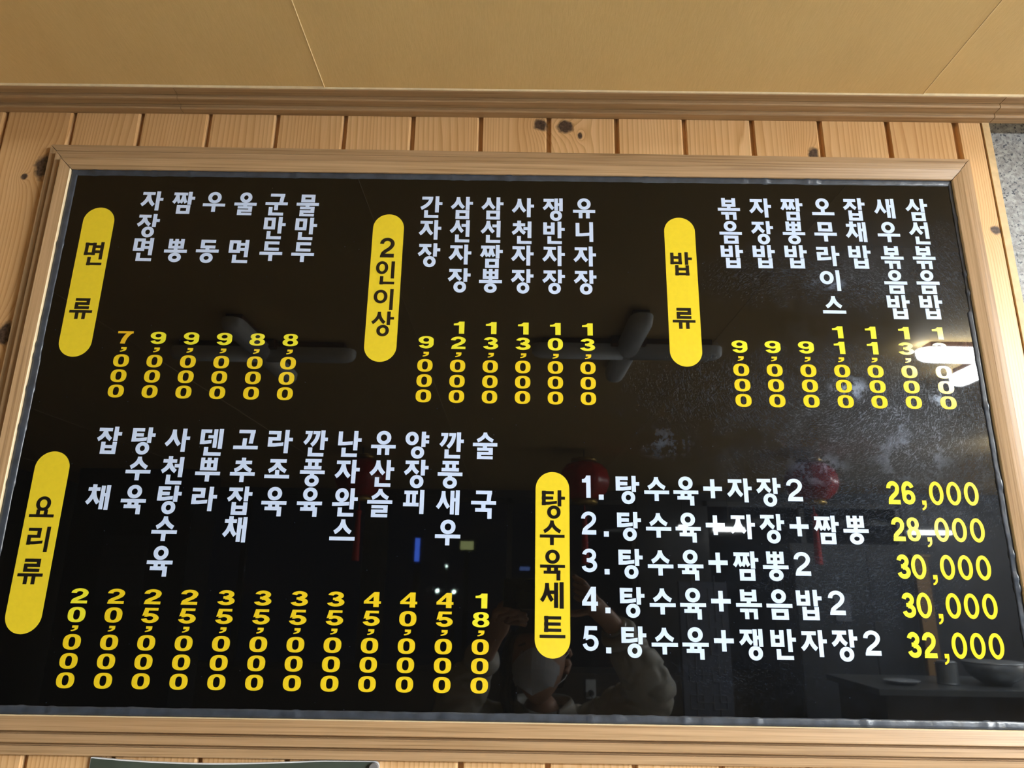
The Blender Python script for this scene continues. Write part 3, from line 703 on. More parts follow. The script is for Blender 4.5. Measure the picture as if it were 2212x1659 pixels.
for i, (t, n) in enumerate((('9,000', '볶음밥'), ('9,000', '자장밥'), ('9,000', '짬뽕밥'), ('11,000', '오무라이스'), ('11,000', '잡채밥'), ('13,000', '새우볶음밥'), ('13,000', '삼선볶음밥'))):
    price(t, (304.0, 348.4, 393.2, 438.1, 482.5, 527.5, 573.0)[i], ZP if len(t) == 5 else [1982.4] + ZP, n, (0,) if len(t) == 5 else (0, 1), wd=21.1, zoff=0.9 + i * .2)
ZQ = [1628.5, 1606.8, 1591.2, 1575.8, 1554.5, 1533.2]
for i, (t, n) in enumerate((('20,000', '잡채'), ('20,000', '탕수육'), ('25,000', '사천탕수육'), ('25,000', '덴뿌라'), ('35,000', '고추잡채'), ('35,000', '라조육'), ('35,000', '깐풍육'), ('35,000', '난자완스'), ('45,000', '유산슬'), ('40,000', '양장피'), ('45,000', '깐풍새우'), ('18,000', '술국'))):
    x = (-520.0, -475.6, -431.3, -386.7, -342.2, -297.7, -253.4, -209.2, -165.0, -121.0, -77.0, -32.9)[i]
    price(t, x, ZQ, n, (0, 1) if i in (0, 11) else (), wd=21.1 if i < 8 else 20.6, zoff=i * .14)

# set menu lines
for r, (name, pr) in enumerate((('탕수육+자장2', '26,000'), ('탕수육+자장+짬뽕', '28,000'), ('탕수육+짬뽕2', '30,000'), ('탕수육+볶음밥2', '30,000'), ('탕수육+쟁반자장2', '32,000'))):
    zc = 1767.4 - 45.4 * r; x = 148.3 + 0.6 * r
    o = bpar(empty('dish_name')); o['label'] = 'white line reading %d. %s' % (r + 1, name)
    s = Sheet(); s.dig(str(r + 1), 98.9 + (0 if r else -2.6), zc + 3.2, 11.2 if r == 0 else 19.2, 28.3, pw=16.0); s.build('digit', [M['white']], o)
    s = Sheet(); s.dig('.', 120.4 - (5.5 if r == 0 else 0), zc - 9.9, 6.2, 6.5); s.build('full_stop', [M['white']], o)
    for ch in name:
        s = Sheet()
        if ch == '+': s.dig('+', x - 2.8, zc + 3.0, 23.8, 24.0); x += 31.0
        elif ch == '2': s.dig('2', x - 3.5, zc + 3.2, 20.4, 28.5, pw=16.0)
        else: s.syl(ch, x, zc); x += 36.9
        s.build({'+': 'plus_sign', '2': 'digit'}.get(ch, 'letter'), [M['white']], o)
    o = bpar(empty('price')); o['label'] = 'yellow price %s at the right end of line %d' % (pr, r + 1)
    xs_ = (485.3, 504.0, 522.4, 539.4, 561.5, 583.7)
    for j, ch in enumerate(pr):
        xx = xs_[j] + 0.25 * r + (0.0 if j < 5 else 0.1)
        s = Sheet()
        if ch == ',': s.dig(',', xx, zc - 13.7, 6.1, 12.2, 0)
        elif ch == '0': s.dig('0', xx, zc + 1.8, 18.2, 29.8, 0, oval=True)
        else: s.dig(ch, xx, zc + 1.8, 16.3, 29.3, 0, pw=19.0)
        s.build('comma' if ch == ',' else 'digit', [M['lemon' if j < 2 else 'yellow']], o)

# yellow heading plates with black letters
plates = [(-584.7, 2153.3, 1932.0, 43.6, [('면', -582.9, 2082), ('류', -585.2, 2000.5)]),
          (-176.9, 2150.0, 1931.7, 43.2, [('2', -176.5, 2098.4), ('인', -177.1, 2060.2), ('이', -177.2, 2020.8), ('상', -176.1, 1985.4)]),
          (231.9, 2152.0, 1931.8, 43.2, [('밥', 231.8, 2081), ('류', 231.5, 2000.2)]),
          (-583.3, 1804.6, 1583.5, 43.8, [('요', -585.0, 1734.4), ('리', -583.5, 1694.7), ('류', -584.8, 1656.1)]),
          (53.3, 1788.3, 1565.7, 42.6, [('탕', 54.5, 1747.5), ('수', 53.0, 1712.5), ('육', 53.4, 1673.7), ('세', 52.6, 1638.0), ('트', 53.4, 1601.4)])]
NAMES = ('면류', '2인이상', '밥류', '요리류', '탕수육세트')
for (cx_, zt, zb, wd, lets), nm in zip(plates, NAMES):
    r_ = wd / 2; pts = []
    for i in range(25): a = PI - PI * i / 24; pts.append((cx_ + r_ * math.cos(a), zt - r_ + r_ * math.sin(a)))
    for i in range(25): a = -PI * i / 24; pts.append((cx_ + r_ * math.cos(a), zb + r_ + r_ * math.sin(a)))
    s = Sheet(base=0.0004); s.k = 0; s.emit(pts, lambda u, v: (u * .001, v * .001))
    pl = s.build('heading_plate', [M['plate']]); pl['label'] = 'yellow round-ended heading plate reading %s in black' % nm
    for ch, x, z in lets:
        s = Sheet(y0=-0.00045, base=0.0002)
        if ch == '2': s.dig('2', x, z, 20.6, 30.2, pw=16.0)
        else:
            p_ = Pen(11.5, 15.0); syl(p_, ch); xs2, ys2 = [], []
            for sh in p_.P:
                if isinstance(sh, tuple) and sh[0] == 'ring': xs2 += [sh[1] - sh[3], sh[1] + sh[3]]; ys2 += [sh[2] - sh[4], sh[2] + sh[4]]
                else:
                    for q in ((sh[1] + sh[2]) if isinstance(sh, tuple) else sh): xs2.append(q[0]); ys2.append(q[1])
            ox, oz = (min(xs2) + max(xs2)) / 2, (min(ys2) + max(ys2)) / 2
            for sh in p_.P: s.emit(sh, lambda u, v: ((x + (u - ox) * .307) * .001, (z - (v - oz) * .3214) * .001))
        s.build('digit' if ch == '2' else 'letter', [M['blackv']], pl)

# ------------------------------------------------------------------ green notice under the board
po = empty('notice', (-0.314, PL - .001, 1.30)); tag(po, 'dark green laminated notice with pale green border pinned just below the menu board', 'notice')
def nz_(x):    # slightly wavy upper edge
    t = (x + 0.481) / 0.334
    return 1.4500 - 0.0048 * math.sin(PI * min(1, t * 1.25) ** .9) if t < .8 else 1.4500 + 0.0006 * (t - .8) * 5
def sheet_o(name, x0, x1, zlow, inset, yf, thick, mat, rad=0.006, top=nz_, hole=None):
    n = 40; vs = []
    pts = []
    for i in range(n + 1):
        tt = i / n; k_ = 8
        x = x0 + rad * (i / k_) ** 2 if i <= k_ else (x1 - rad * ((n - i) / k_) ** 2 if i >= n - k_ else x0 + rad + (x1 - x0 - 2 * rad) * (i - k_) / (n - 2 * k_)); z = top(x) - inset
        e = min(x - x0 + (0 if name != 'sheet' and name != 'print' else .004), x1 - x)
        if e < rad: z -= rad - math.sqrt(max(0, rad * rad - (rad - e) ** 2))
        pts.append((x, z))
    vs = [(x, yf, z) for x, z in pts] + [(x, yf, zlow) for x, z in pts] + [(x, yf + thick, z) for x, z in pts] + [(x, yf + thick, zlow) for x, z in pts]
    q = n + 1; fs = []
    for i in range(n): fs += [(i, i + 1, q + i + 1, q + i), (2 * q + i, 3 * q + i, 3 * q + i + 1, 2 * q + i + 1), (i, 2 * q + i, 2 * q + i + 1, i + 1), (q + i, q + i + 1, 3 * q + i + 1, 3 * q + i)]
    fs += [(0, q, 3 * q, 2 * q), (n, 2 * q + n, 3 * q + n, q + n)]
    o = pyd(name, vs, fs, mat, po); o.matrix_parent_inverse = Matrix.Translation(-po.location); return o
Mg = plain('dark_green_print', (0.055, 0.070, 0.055), 0.3, var=0.15, scale=40); Mt = plain('pale_green_print', (0.25, 0.48, 0.38), 0.3); Mw = plain('white_laminate_edge', (0.75, 0.76, 0.78), 0.35)
sheet_o('sheet', -0.481, -0.1465, 1.05, 0.0, PL - 0.0045, 0.0028, Mw)['label'] = 'white edge of the laminated sheet'
sheet_o('print', -0.4806, -0.1475, 1.052, 0.0012, PL - 0.0047, 0.0004, Mg)
sheet_o('border', -0.462, -0.166, 1.07, 0.0095, PL - 0.0049, 0.0004, Mt, 0.010)['label'] = 'pale green border line'
sheet_o('inner_print', -0.4606, -0.1674, 1.0714, 0.0109, PL - 0.0051, 0.0004, Mg, 0.009)
bm = bmesh.new(); lathe(bm, [(0.0, 0.0), (0.0050, 0.0), (0.0056, -0.0008), (0.0056, -0.004), (0.0, -0.004)], 28)
pin = bm_obj('pin_head', bm, plain('dull_grey_pin', (0.23, 0.23, 0.24), 0.4, 0.4), po, smooth=False); pin.rotation_euler = (PI / 2, 0, 0)
pin.location = Vector((-0.1522, PL - 0.0095, 1.4437)) - po.location; pin['label'] = 'round grey pin in the top right corner'

# ------------------------------------------------------------------ the room behind the camera (seen in the gloss of the board)
Mwd = plain('warm_wall_paint', (0.30, 0.22, 0.13), 0.6); Mdk = plain('dark_wall_panel', (0.022, 0.023, 0.028), 0.5)
def wallbox(name, *a, mat): return tag(box(name, *a, mat), kind='structure')
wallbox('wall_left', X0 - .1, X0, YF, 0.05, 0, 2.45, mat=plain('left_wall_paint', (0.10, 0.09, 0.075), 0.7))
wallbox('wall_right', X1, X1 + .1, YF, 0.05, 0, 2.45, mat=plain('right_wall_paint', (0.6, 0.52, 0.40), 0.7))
wf = empty('wall_front'); wf['kind'] = 'structure'; wf['label'] = 'dark wall across the room opposite the menu board'
WY = -4.5
Mfw = plain('front_wall_wood', (0.045, 0.034, 0.026), 0.55)
box('lower_wall', X0, X1, WY - .1, WY, 0, 1.05, Mfw, wf)
box('upper_wall', X0, X1, WY - .1, WY, 2.28, 2.45, Mdk, wf)
for a, b_ in ((X0, -2.9), (-1.05, -0.95), (0.95, 1.45), (2.95, X1)): box('wall_pier', a, b_, WY - .1, WY, 1.05, 2.28, Mdk, wf)
Mglass = None
mt, nt, b, out = new_mat('window_glass')
b.inputs['Transmission Weight'].default_value = 1.0; b.inputs['Roughness'].default_value = 0.0; b.inputs['IOR'].default_value = 1.1; b.inputs['Base Color'].default_value = (.8, .85, .9, 1)
Mglass = mt; Mfr = plain('dark_window_frame', (0.03, 0.03, 0.034), 0.4)
for k, (a, b_) in enumerate(((-2.9, -1.05), (-0.95, 0.95), (1.45, 2.95))):
    wn_ = empty('window_%d' % (k + 1), (a, WY, 1.05)); wn_['kind'] = 'structure'; wn_['label'] = 'wide night window in the wall opposite the menu board'
    def wc(o): o.parent = wn_; o.matrix_parent_inverse = Matrix.Translation(-wn_.location); return o
    bm = bmesh.new(); t = .04
    for q in ((a, b_, 1.05, 1.05 + t), (a, b_, 2.28 - t, 2.28), (a, a + t, 1.05, 2.28), (b_ - t, b_, 1.05, 2.28), ((a + b_) / 2 - .02, (a + b_) / 2 + .02, 1.05, 2.28)): add_box(bm, q[0], q[1], WY - .06, WY - .01, q[2], q[3])
    wc(bm_obj('window_frame', bm, Mfr))
    for u0, u1 in ((a + t, (a + b_) / 2 - .02), ((a + b_) / 2 + .02, b_ - t)): wc(box('pane', u0, u1, WY - .045, WY - .039, 1.09, 2.24, Mglass))

# street lights and signs outside the night windows
def glow(name, x, y, z, sx, sz, col, s, label, cat, group=None):
    o = empty(name, (x, y, z)); tag(o, label, cat, group)
    box('housing', -sx / 2 - .02, sx / 2 + .02, -.10, -.02, -sz / 2 - .02, sz / 2 + .02, Mfr, o)
    box('lit_face', -sx / 2, sx / 2, -.02, 0.0, -sz / 2, sz / 2, emis(name + '_light', col, s), o)
    bm = bmesh.new(); add_box(bm, -.03, .03, -.09, -.04, -z, -sz / 2); bm_obj('post', bm, Mfr, o)
glow('shop_sign', -0.52, -8.0, 2.10, 0.16, 0.10, (0.85, 0.9, 0.35), 1.6, 'small pale yellow lit sign outside the middle window', 'sign')
glow('street_sign', -0.90, -6.2, 1.96, 0.045, 0.22, (0.08, 0.2, 1.0), 4.0, 'narrow upright blue lit sign outside the middle window', 'sign')
glow('clock_sign', 0.154, -6.3, 1.80, 0.10, 0.035, (0.25, 0.4, 1.0), 1.1, 'small blue lit sign low outside the middle window', 'sign')
for i, (x, z) in enumerate(((-0.86, 1.56), (-0.66, 1.55), (-0.76, 1.85))):
    o = empty('street_lamp', (x, -8.0, 0)); tag(o, 'small round white street lamp outside the middle window, %s' % ('the left of the lower pair', 'the right of the lower pair', 'the higher one between two')[i], 'street lamp', 'street lamps outside the window')
    bm = bmesh.new(); bmesh.ops.create_icosphere(bm, subdivisions=2, radius=0.024 if i < 2 else .014, matrix=Matrix.Translation((0, 0, z))); bm_obj('globe', bm, emis('street_lamp_light', (0.75, 1.0, 0.85), 30), o, smooth=True)
    bm = bmesh.new(); tube(bm, [(0, 0, 0), (0, 0, z - .02)], .015); bm_obj('post', bm, Mfr, o)
tag(box('ground', -6, 6, -12, YF - .1, -0.2, -0.1, plain('night_pavement', (0.02, 0.02, 0.022), .8), None), kind='structure')

# cross-shaped ceiling lamps
Mbase = plain('walnut_lamp_base', (0.13, 0.055, 0.03), 0.35); Moff = plain('unlit_lamp_cover', (0.86, 0.91, 0.98), 0.45); Mchr = plain('lamp_end_metal', (0.6, 0.6, 0.62), 0.25, 0.8)
Mfill = emis('fill_lamp_cover', (0.88, 0.95, 1.0), LAMP * FILL); Mlit = emis('lit_lamp_cover', (0.90, 0.97, 1.0), LAMP); Mlit2 = emis('lit_far_lamp_cover', (0.95, 1.0, 1.0), LAMP_FAR)
def capsule_mesh(bm, ang, r0, r1, wd, z0, z1):
    """half-rounded bar from radius r0 to r1 along direction ang"""
    ca, sa = math.cos(ang), math.sin(ang); secs = []
    for t, k in ((r0, 1.0), (r1 - .045, 1.0), (r1 - .022, .93), (r1 - .008, .72), (r1, .35)):
        ring = []
        for j in range(9):
            a = PI * j / 8; u = math.cos(a) * wd / 2 * k; h = z1 - (z1 - z0) * (math.sin(a) ** .6) * (0.4 + .6 * k)
            ring.append(bm.verts.new((t * ca - u * sa, t * sa + u * ca, h)))
        secs.append(ring)
    for a, b_ in zip(secs, secs[1:]):
        for j in range(8): bm.faces.new((a[j], a[j + 1], b_[j + 1], b_[j]))
    bm.faces.new(secs[0]); bm.faces.new(secs[-1])
def cross_lamp(x, y, lit, label, rot=0.0):
    zc = cz(x) - 0.0012
    o = empty('cross_lamp', (x, y, zc)); tag(o, label, 'ceiling lamp', 'cross-shaped ceiling lamps')
    bm = bmesh.new(); add_box(bm, -.05, .05, -.05, .05, -.028, 0, .004); bm_obj('centre_plate', bm, Mbase, o)
    for k in range(4):
        a = rot + k * PI / 2; ca, sa = math.cos(a), math.sin(a)
        bm = bmesh.new(); 
        pts = [(.04, -.022), (.245, -.022), (.245, .022), (.04, .022)]
        lo = [bm.verts.new((u * ca - v * sa, u * sa + v * ca, -.018)) for u, v in pts]; hi = [bm.verts.new((u * ca - v * sa, u * sa + v * ca, 0)) for u, v in pts]
        bm.faces.new(lo); bm.faces.new(hi)
        for i in range(4): bm.faces.new((lo[i], lo[(i + 1) % 4], hi[(i + 1) % 4], hi[i]))
        bm_obj('arm_base', bm, Mbase, o)
        bm = bmesh.new(); capsule_mesh(bm, a, 0.012, 0.275, 0.062, -.056, -.0185); bm_obj('cover', bm, (Moff, Mlit, Mfill)[int(lit)], o, smooth=True)
    return o
cross_lamp(0.332, -1.06, False, 'unlit cross-shaped ceiling lamp reflected in the middle of the board')
cross_lamp(-0.745, -1.12, False, 'unlit cross-shaped ceiling lamp reflected at the left of the board', 0.0)
cross_lamp(1.455, -1.06, True, 'lit cross-shaped ceiling lamp reflected at the right edge of the board')
for i, (x, y) in enumerate(((2.62, -2.35), (3.75, -2.35), (3.75, -3.55), (4.88, -2.35))):  # extra lamps added out of view to even out light on the wall
    cross_lamp(x, y, 2, 'added cross-shaped fill lamp out of view at the right, %s' % ('nearest to the menu board', 'middle of the front row', 'in the back row', 'farthest to the right')[i])
# lit bar lamps at the far end
for i, (x, y, z, hw) in enumerate(((1.58, -4.3, 2.07, .11), (3.03, -4.3, 2.07, .15), (1.25, -4.3, 2.08, .03))):
    o = empty('bar_lamp', (x, y, z)); tag(o, 'lit white bar lamp hanging far across the room, %s' % ('the longer one above the lattice screen', 'the one above the tan post', 'the shortest of the three')[i], 'ceiling lamp')
    bm = bmesh.new(); add_box(bm, -hw - .01, hw + .01, -.03, .03, 0, .03, .003); bm_obj('housing', bm, Mfr, o)
    bm = bmesh.new(); add_box(bm, -hw, hw, -.022, .022, -.030, -.001, .006); bm_obj('tube_cover', bm, Mlit2, o)
    bm = bmesh.new(); tube(bm, [(0, 0, .03), (0, 0, cz(x) - z - .001)], .004); bm_obj('stem', bm, Mfr, o)

# red lanterns
Mred = plain('red_lantern_silk', (0.42, 0.012, 0.012), 0.28, var=0.2, scale=12); Mgold = plain('lantern_gold_trim', (0.45, 0.30, 0.08), 0.3, 0.7); Mtas = plain('red_tassel', (0.5, 0.01, 0.01), 0.6)
def lantern(x, y, z, label):
    o = empty('lantern', (x, y, z)); tag(o, label, 'lantern', 'red silk lanterns in a row')
    bm = bmesh.new(); seg = 48; pr = [(0.055, -.098), (0.085, -.09), (0.118, -.06), (0.134, -.02), (0.136, .01), (0.124, .05), (0.098, .082), (0.06, .098)]
    rings = []
    for r, h in pr: rings.append([bm.verts.new((r * (1 - .05 * abs(math.cos(4 * 2 * PI * i / seg))) * math.cos(2 * PI * i / seg), r * (1 - .05 * abs(math.cos(4 * 2 * PI * i / seg))) * math.sin(2 * PI * i / seg), h)) for i in range(seg)])
    for a, b_ in zip(rings, rings[1:]):
        for i in range(seg): bm.faces.new((a[i], a[(i + 1) % seg], b_[(i + 1) % seg], b_[i]))
    bm.faces.new(rings[0]); bm.faces.new(rings[-1]); bm_obj('silk_body', bm, Mred, o, smooth=True)
    for nm, za, zb in (('top_cap', .098, .118), ('bottom_cap', -.122, -.098)):
        bm = bmesh.new(); lathe(bm, [(0.0, za), (.064, za), (.070, (za + zb) / 2), (.064, zb), (0, zb)], 28); bm_obj(nm, bm, Mgold, o, smooth=True)
    bm = bmesh.new(); tube(bm, [(0, 0, .115), (0, 0, cz(x) - z - .001)], .0022); bm_obj('cord', bm, Mfr, o)
    bm = bmesh.new(); tube(bm, [(0, 0, -.12), (0, 0, -.16), (0, 0, -.17), (0, 0, -.20), (0, 0, -.42)], [.003, .004, .016, .012, .020], 14); bm_obj('tassel', bm, Mtas, o)
lantern(0.385, -2.8, 2.175, 'red silk lantern reflected above the set menu heading plate')
lantern(-0.78, -2.8, 2.172, 'red silk lantern reflected between the dish names of the lower left block')
lantern(1.57, -2.8, 2.190, 'red silk lantern reflected above the set menu prices')

# socket, screen, calendar, shelf
so = empty('wall_socket', (0.59, WY, 0.948)); tag(so, 'white double wall socket with a black plug and cord below the window', 'socket')
box('face_plate', -.036, .036, 0.0, .010, -.062, .062, plain('socket_white', (0.62, 0.64, 0.66), .35), so, .002)
bm = bmesh.new(); tube(bm, [(0, .0105, -.025), (0, .034, -.025)], .020, 20); bm_obj('plug', bm, Mfr, so)
bm = bmesh.new(); tube(bm, [(0, .034, -.03), (.004, .045, -.06), (.01, .03, -.3), (.012, .02, -.9)], .0035); bm_obj('cord', bm, Mfr, so)

sc = empty('folding_screen', (1.14, -3.45, 0)); tag(sc, 'blue-grey partition screen with a lattice pattern standing right of the person', 'screen')
box('screen_board', -.14, .14, -.02, .02, 0.0, 1.68, plain('blue_grey_board', (0.085, 0.098, 0.14), .5), sc)
Mlat = plain('pale_lattice', (0.20, 0.22, 0.27), .45); bm = bmesh.new(); rr = random.Random(3)
def lbar(a, b_, c, d): add_box(bm, a - .0018, b_ + .0018, .020, .0245, c - .0018, d + .0018)
for r in range(11):
    for c in range(2):
        X, Z = -.10 + c * .13, 0.12 + r * .145
        lbar(X, X + .075, Z, Z); lbar(X, X + .075, Z + .075, Z + .075); lbar(X, X, Z, Z + .075); lbar(X + .075, X + .075, Z, Z + .075)
        lbar(X + .0375, min(.138, X + .130), Z + .0375, Z + .0375); lbar(X + .0375, X + .0375, Z + .0375, Z + .145)
lt = bm_obj('lattice', bm, Mlat, sc)
ca = empty('calendar', (-2.38, -3.62, 1.70)); tag(ca, 'white wall calendar hanging on a dark pillar at the far left', 'calendar')
tag(box('wall_pier_left', -2.75, -2.0, -4.0, -3.63, 0, 2.40, Mdk), kind='structure').name = 'trim_2'
box('sheet', -.14, .14, 0.0, .006, -.21, .21, plain('calendar_paper', (0.075, 0.08, 0.09), .6), ca)
bm = bmesh.new()
for r in range(6):
    for c in range(7): add_box(bm, -.115 + c * .034, -.095 + c * .034, .0061, .0068, .13 - r * .052, .142 - r * .052)
dd = bm_obj('date_marks', bm, Mfr, ca)
box('binding', -.14, .14, -.002, .012, .205, .222, Mfr, ca)

sh = empty('shelf', (2.55, -3.1, 0)); tag(sh, 'dark serving counter with a steel top at the right of the room', 'counter')
box('counter_top', -.75, .75, -.3, .3, 1.16, 1.19, plain('steel_top', (0.14, 0.15, 0.16), .35, .6), sh, .003)
box('counter_front', -.7, .7, -.26, .26, 0.0, 1.16, plain('counter_wood', (0.05, 0.038, 0.03), .5), sh)
def bowl(nm, x, y, r, h, mat, label, cat):
    o = empty(nm, (x, y, 1.191)); tag(o, label, cat); bm = bmesh.new()
    lathe(bm, [(r * .4, 0), (r * .45, h * .06), (r * .8, h * .4), (r, h), (r * .96, h), (r * .76, h * .45), (r * .4, h * .14), (0.001, h * .12)], 32); bm_obj('body', bm, mat, o, smooth=True)
    bm = bmesh.new(); lathe(bm, [(r * .99, h * .96), (r * 1.02, h * .99), (r * .99, h * 1.02)], 32); bm_obj('rim', bm, mat, o, smooth=True)
Mcer = plain('white_ceramic', (0.42, 0.45, 0.48), .2); Mst = plain('dull_steel', (0.30, 0.32, 0.34), .3, .5)
bowl('plate', 2.02, -3.0, .085, .018, Mcer, 'small white plate at the left end of the counter', 'plate')
bowl('mixing_bowl', 2.52, -3.02, .15, .11, Mst, 'steel mixing bowl standing on the counter', 'bowl')
o = empty('tin_can', (2.27, -3.02, 1.191)); tag(o, 'steel can standing left of the mixing bowl', 'can'); bm = bmesh.new(); lathe(bm, [(0, 0), (.05, 0), (.052, .004), (.05, .008), (.05, .10), (.052, .105), (0, .107)], 28); bm_obj('body', bm, Mst, o)
bm = bmesh.new(); lathe(bm, [(0, .1075), (.046, .1075), (.044, .112), (0, .112)], 28); bm_obj('lid', bm, Mst, o)
nb = empty('paper_note', (2.20, -3.98, 1.53)); tag(nb, 'pair of pale papers taped on a dark cupboard door at the right', 'paper')
box('sheet', -.05, .05, .0, .002, -.08, .08, plain('note_paper', (0.17, 0.19, 0.24), .6), nb); box('tape_strip', -.02, .02, .0021, .0028, .065, .085, Mlat, nb)
cu = empty('cupboard', (2.4, -4.2, 0)); tag(cu, 'tall dark cupboard with two doors standing against the far wall', 'cupboard')
box('carcass', -.5, .5, -.2, .18, 0, 1.95, Mdk, cu, .004)
for s_ in (-1, 1):
    d_ = box('door', min(.005 * s_, .49 * s_), max(.005 * s_, .49 * s_), .181, .205, .05, 1.9, plain('cupboard_door', (0.035, 0.04, 0.05), .35), cu, .002)
    box('handle', .05 * s_ - .008, .05 * s_ + .008, .206, .226, .95, 1.10, Mst, d_, .003)
wp = empty('wood_plank', (2.70, -3.9, 0)); tag(wp, 'tan wooden post standing in front of the cupboard', 'post'); box('shaft', -.045, .045, -.02, .02, 0, 1.86, plain('tan_post', (0.26, 0.15, 0.06), .5), wp, .003); box('cap', -.06, .06, -.03, .03, 1.861, 1.88, Mwd, wp, .003)

# pale tables added out of view to bounce light up to wall and ceiling
Mtab = plain('pale_table_top', (0.74, 0.72, 0.66), .35)
for i, x in enumerate((-0.62, 0.72)):
    tb = empty('bounce_table', (x, -0.42, 0)); tag(tb, 'added pale-topped table out of view that bounces light up, %s' % ('below the left half of the menu board', 'below the right half of the menu board')[i], 'table', 'added light-bouncing tables under the board')
    box('table_top', -.60, .60, -.36, .36, .715, .745, Mtab, tb, .004)
    for sx in (-1, 1):
        for sy in (-1, 1): box('leg', sx * .54 - .022, sx * .54 + .022, sy * .30 - .022, sy * .30 + .022, 0, .715, Mfr, tb, .002)

# ------------------------------------------------------------------ the photographer (seen in the gloss)
ph = empty('phone', (0.066, -0.9075, 1.6275)); tag(ph, 'dark phone held level in both hands by the person taking the picture', 'phone')
bm = bmesh.new(); add_box(bm, -.078, .078, -.0035, .0035, -.0355, .0355, .003); bm_obj('body', bm, plain('dark_phone_glass', (0.012, 0.013, 0.017), .12), ph)
bm = bmesh.new()
for q in ((-.0792, .0792, .0352, .0368), (-.0792, .0792, -.0368, -.0352), (-.0795, -.0781, -.036, .036), (.0781, .0795, -.036, .036)): add_box(bm, q[0], q[1], -.0032, .0032, q[2], q[3])
bm_obj('metal_rim', bm, plain('silver_rim', (0.7, 0.72, 0.75), .2, .9), ph)
Mlens = plain('lens_glass', (0.02, 0.02, 0.03), .05)
for (lx, lz) in ((-.066, .008), (-.066, -.010)):
    bm = bmesh.new(); tube(bm, [(lx, .0036, lz), (lx, .0050, lz)], .0062, 20); bm_obj('lens', bm, Mlens, ph)
bm = bmesh.new(); add_box(bm, -.070, .070, -.0042, -.0036, -.032, .032); bm_obj('screen', bm, emis('phone_screen', (.35, .28, .2), .35), ph)

person = empty('person', (0.09, -1.28, 0)); tag(person, 'person in a grey puffer coat and white face mask holding up a phone', 'person')
def skin_mesh(name, joints, edges, mat, sub=2, root=0, parent=person):
    me = bpy.data.meshes.new(name); me.from_pydata([j[0] for j in joints], edges, [])
    o = bpy.data.objects.new(name, me); C.objects.link(o)
    md = o.modifiers.new('skin', 'SKIN'); md.use_smooth_shade = True; md.branch_smoothing = 0.4
    for i, j in enumerate(joints):
        r = j[1]; me.skin_vertices[0].data[i].radius = (r, r) if not isinstance(r, tuple) else r
        me.skin_vertices[0].data[i].use_root = (i == root)
    o.modifiers.new('sub', 'SUBSURF').levels = sub; o.modifiers['sub'].render_levels = sub
    dg = bpy.context.evaluated_depsgraph_get(); dg.update()
    m2 = bpy.data.meshes.new_from_object(o.evaluated_get(dg)); bpy.data.objects.remove(o)
    m2.materials.clear(); return link_mesh(name, m2, mat, parent, None, True)
def P(o): o.matrix_parent_inverse = Matrix.Translation(-person.location); return o
Mskin = plain('skin', (0.50, 0.29, 0.20), .5, var=.05); Mcoat = plain('grey_coat_shell', (0.52, 0.51, 0.47), .55, var=.08, scale=25, bumpy=.5)
Mhair = plain('black_hair', (0.010, 0.009, 0.009), .4, var=.3, scale=120); Mmask = plain('white_mask_fabric', (0.80, 0.84, 0.90), .7)
Mtr = plain('dark_trousers', (0.03, 0.032, 0.04), .7); Mshoe = plain('black_shoes', (0.02, 0.02, 0.02), .4)
# joints of the body
hip = (0.09, -1.30, 0.88); chest = (0.10, -1.29, 1.18); neck = (0.10, -1.275, 1.31)
sl, sr = (-0.075, -1.285, 1.265), (0.275, -1.285, 1.275)
el, er = (-0.150, -1.17, 1.30), (0.395, -1.13, 1.37)
wl, wr = (-0.048, -0.995, 1.500), (0.262, -0.985, 1.560)
hl, hr = (-0.020, -0.945, 1.560), (0.205, -0.935, 1.606)
def lerp(a, b_, t): return tuple(a[i] + (b_[i] - a[i]) * t for i in range(3))
J = [(hip, .13), ((0.095, -1.30, 1.03), .115), (chest, .125), (neck, .055), ((0.095, -1.265, 1.36), .050),
     (sl, .055), (el, .042), (wl, .026), (hl, (.034, .018)), (sr, .055), (er, .042), (wr, .026), (hr, (.034, .018)),
     ((0.00, -1.30, .80), .085), ((-0.01, -1.28, .46), .058), ((-0.015, -1.30, .10), .038), ((-0.02, -1.22, .045), .036),
     ((0.18, -1.30, .80), .085), ((0.19, -1.28, .46), .058), ((0.195, -1.30, .10), .038), ((0.20, -1.22, .045), .036)]
Eg = [(0, 1), (1, 2), (2, 3), (3, 4), (2, 5), (5, 6), (6, 7), (7, 8), (2, 9), (9, 10), (10, 11), (11, 12), (0, 13), (13, 14), (14, 15), (15, 16), (0, 17), (17, 18), (18, 19), (19, 20)]
# fingers: chains rooted in the palms
def finger(base, pts, r0):
    i0 = len(J)
    J.append((base, r0)); last = i0
    for k, q in enumerate(pts): J.append((q, r0 * (0.95, 0.85, 0.72)[k])); Eg.append((last, len(J) - 1)); last = len(J) - 1
    return i0
def hand(palm_i, palm, knuck, tips, thumb):
    for kb, tp in zip(knuck, tips):
        i0 = finger(kb, [lerp(kb, tp, .38), lerp(kb, tp, .72), tp], .0088); 
        # bend the middle joints outwards a little
        x, y, z = J[i0 + 1][0]; J[i0 + 1] = ((x, y + .010, z + .004), J[i0 + 1][1])
        Eg.append((palm_i, i0))
    i0 = finger(thumb[0], thumb[1:], .0100); Eg.append((palm_i, i0))
hand(8, hl, [(-.033, -.903, 1.586), (-.012, -.897, 1.581), (.008, -.897, 1.573), (.020, -.902, 1.561)],
     [(.030, -.8935, 1.586), (.046, -.894, 1.579), (.050, -.896, 1.569), (.046, -.900, 1.557)],
     [(-.022, -.950, 1.578), (-.020, -.941, 1.598), (-.006, -.929, 1.6075), (.010, -.9235, 1.610)])
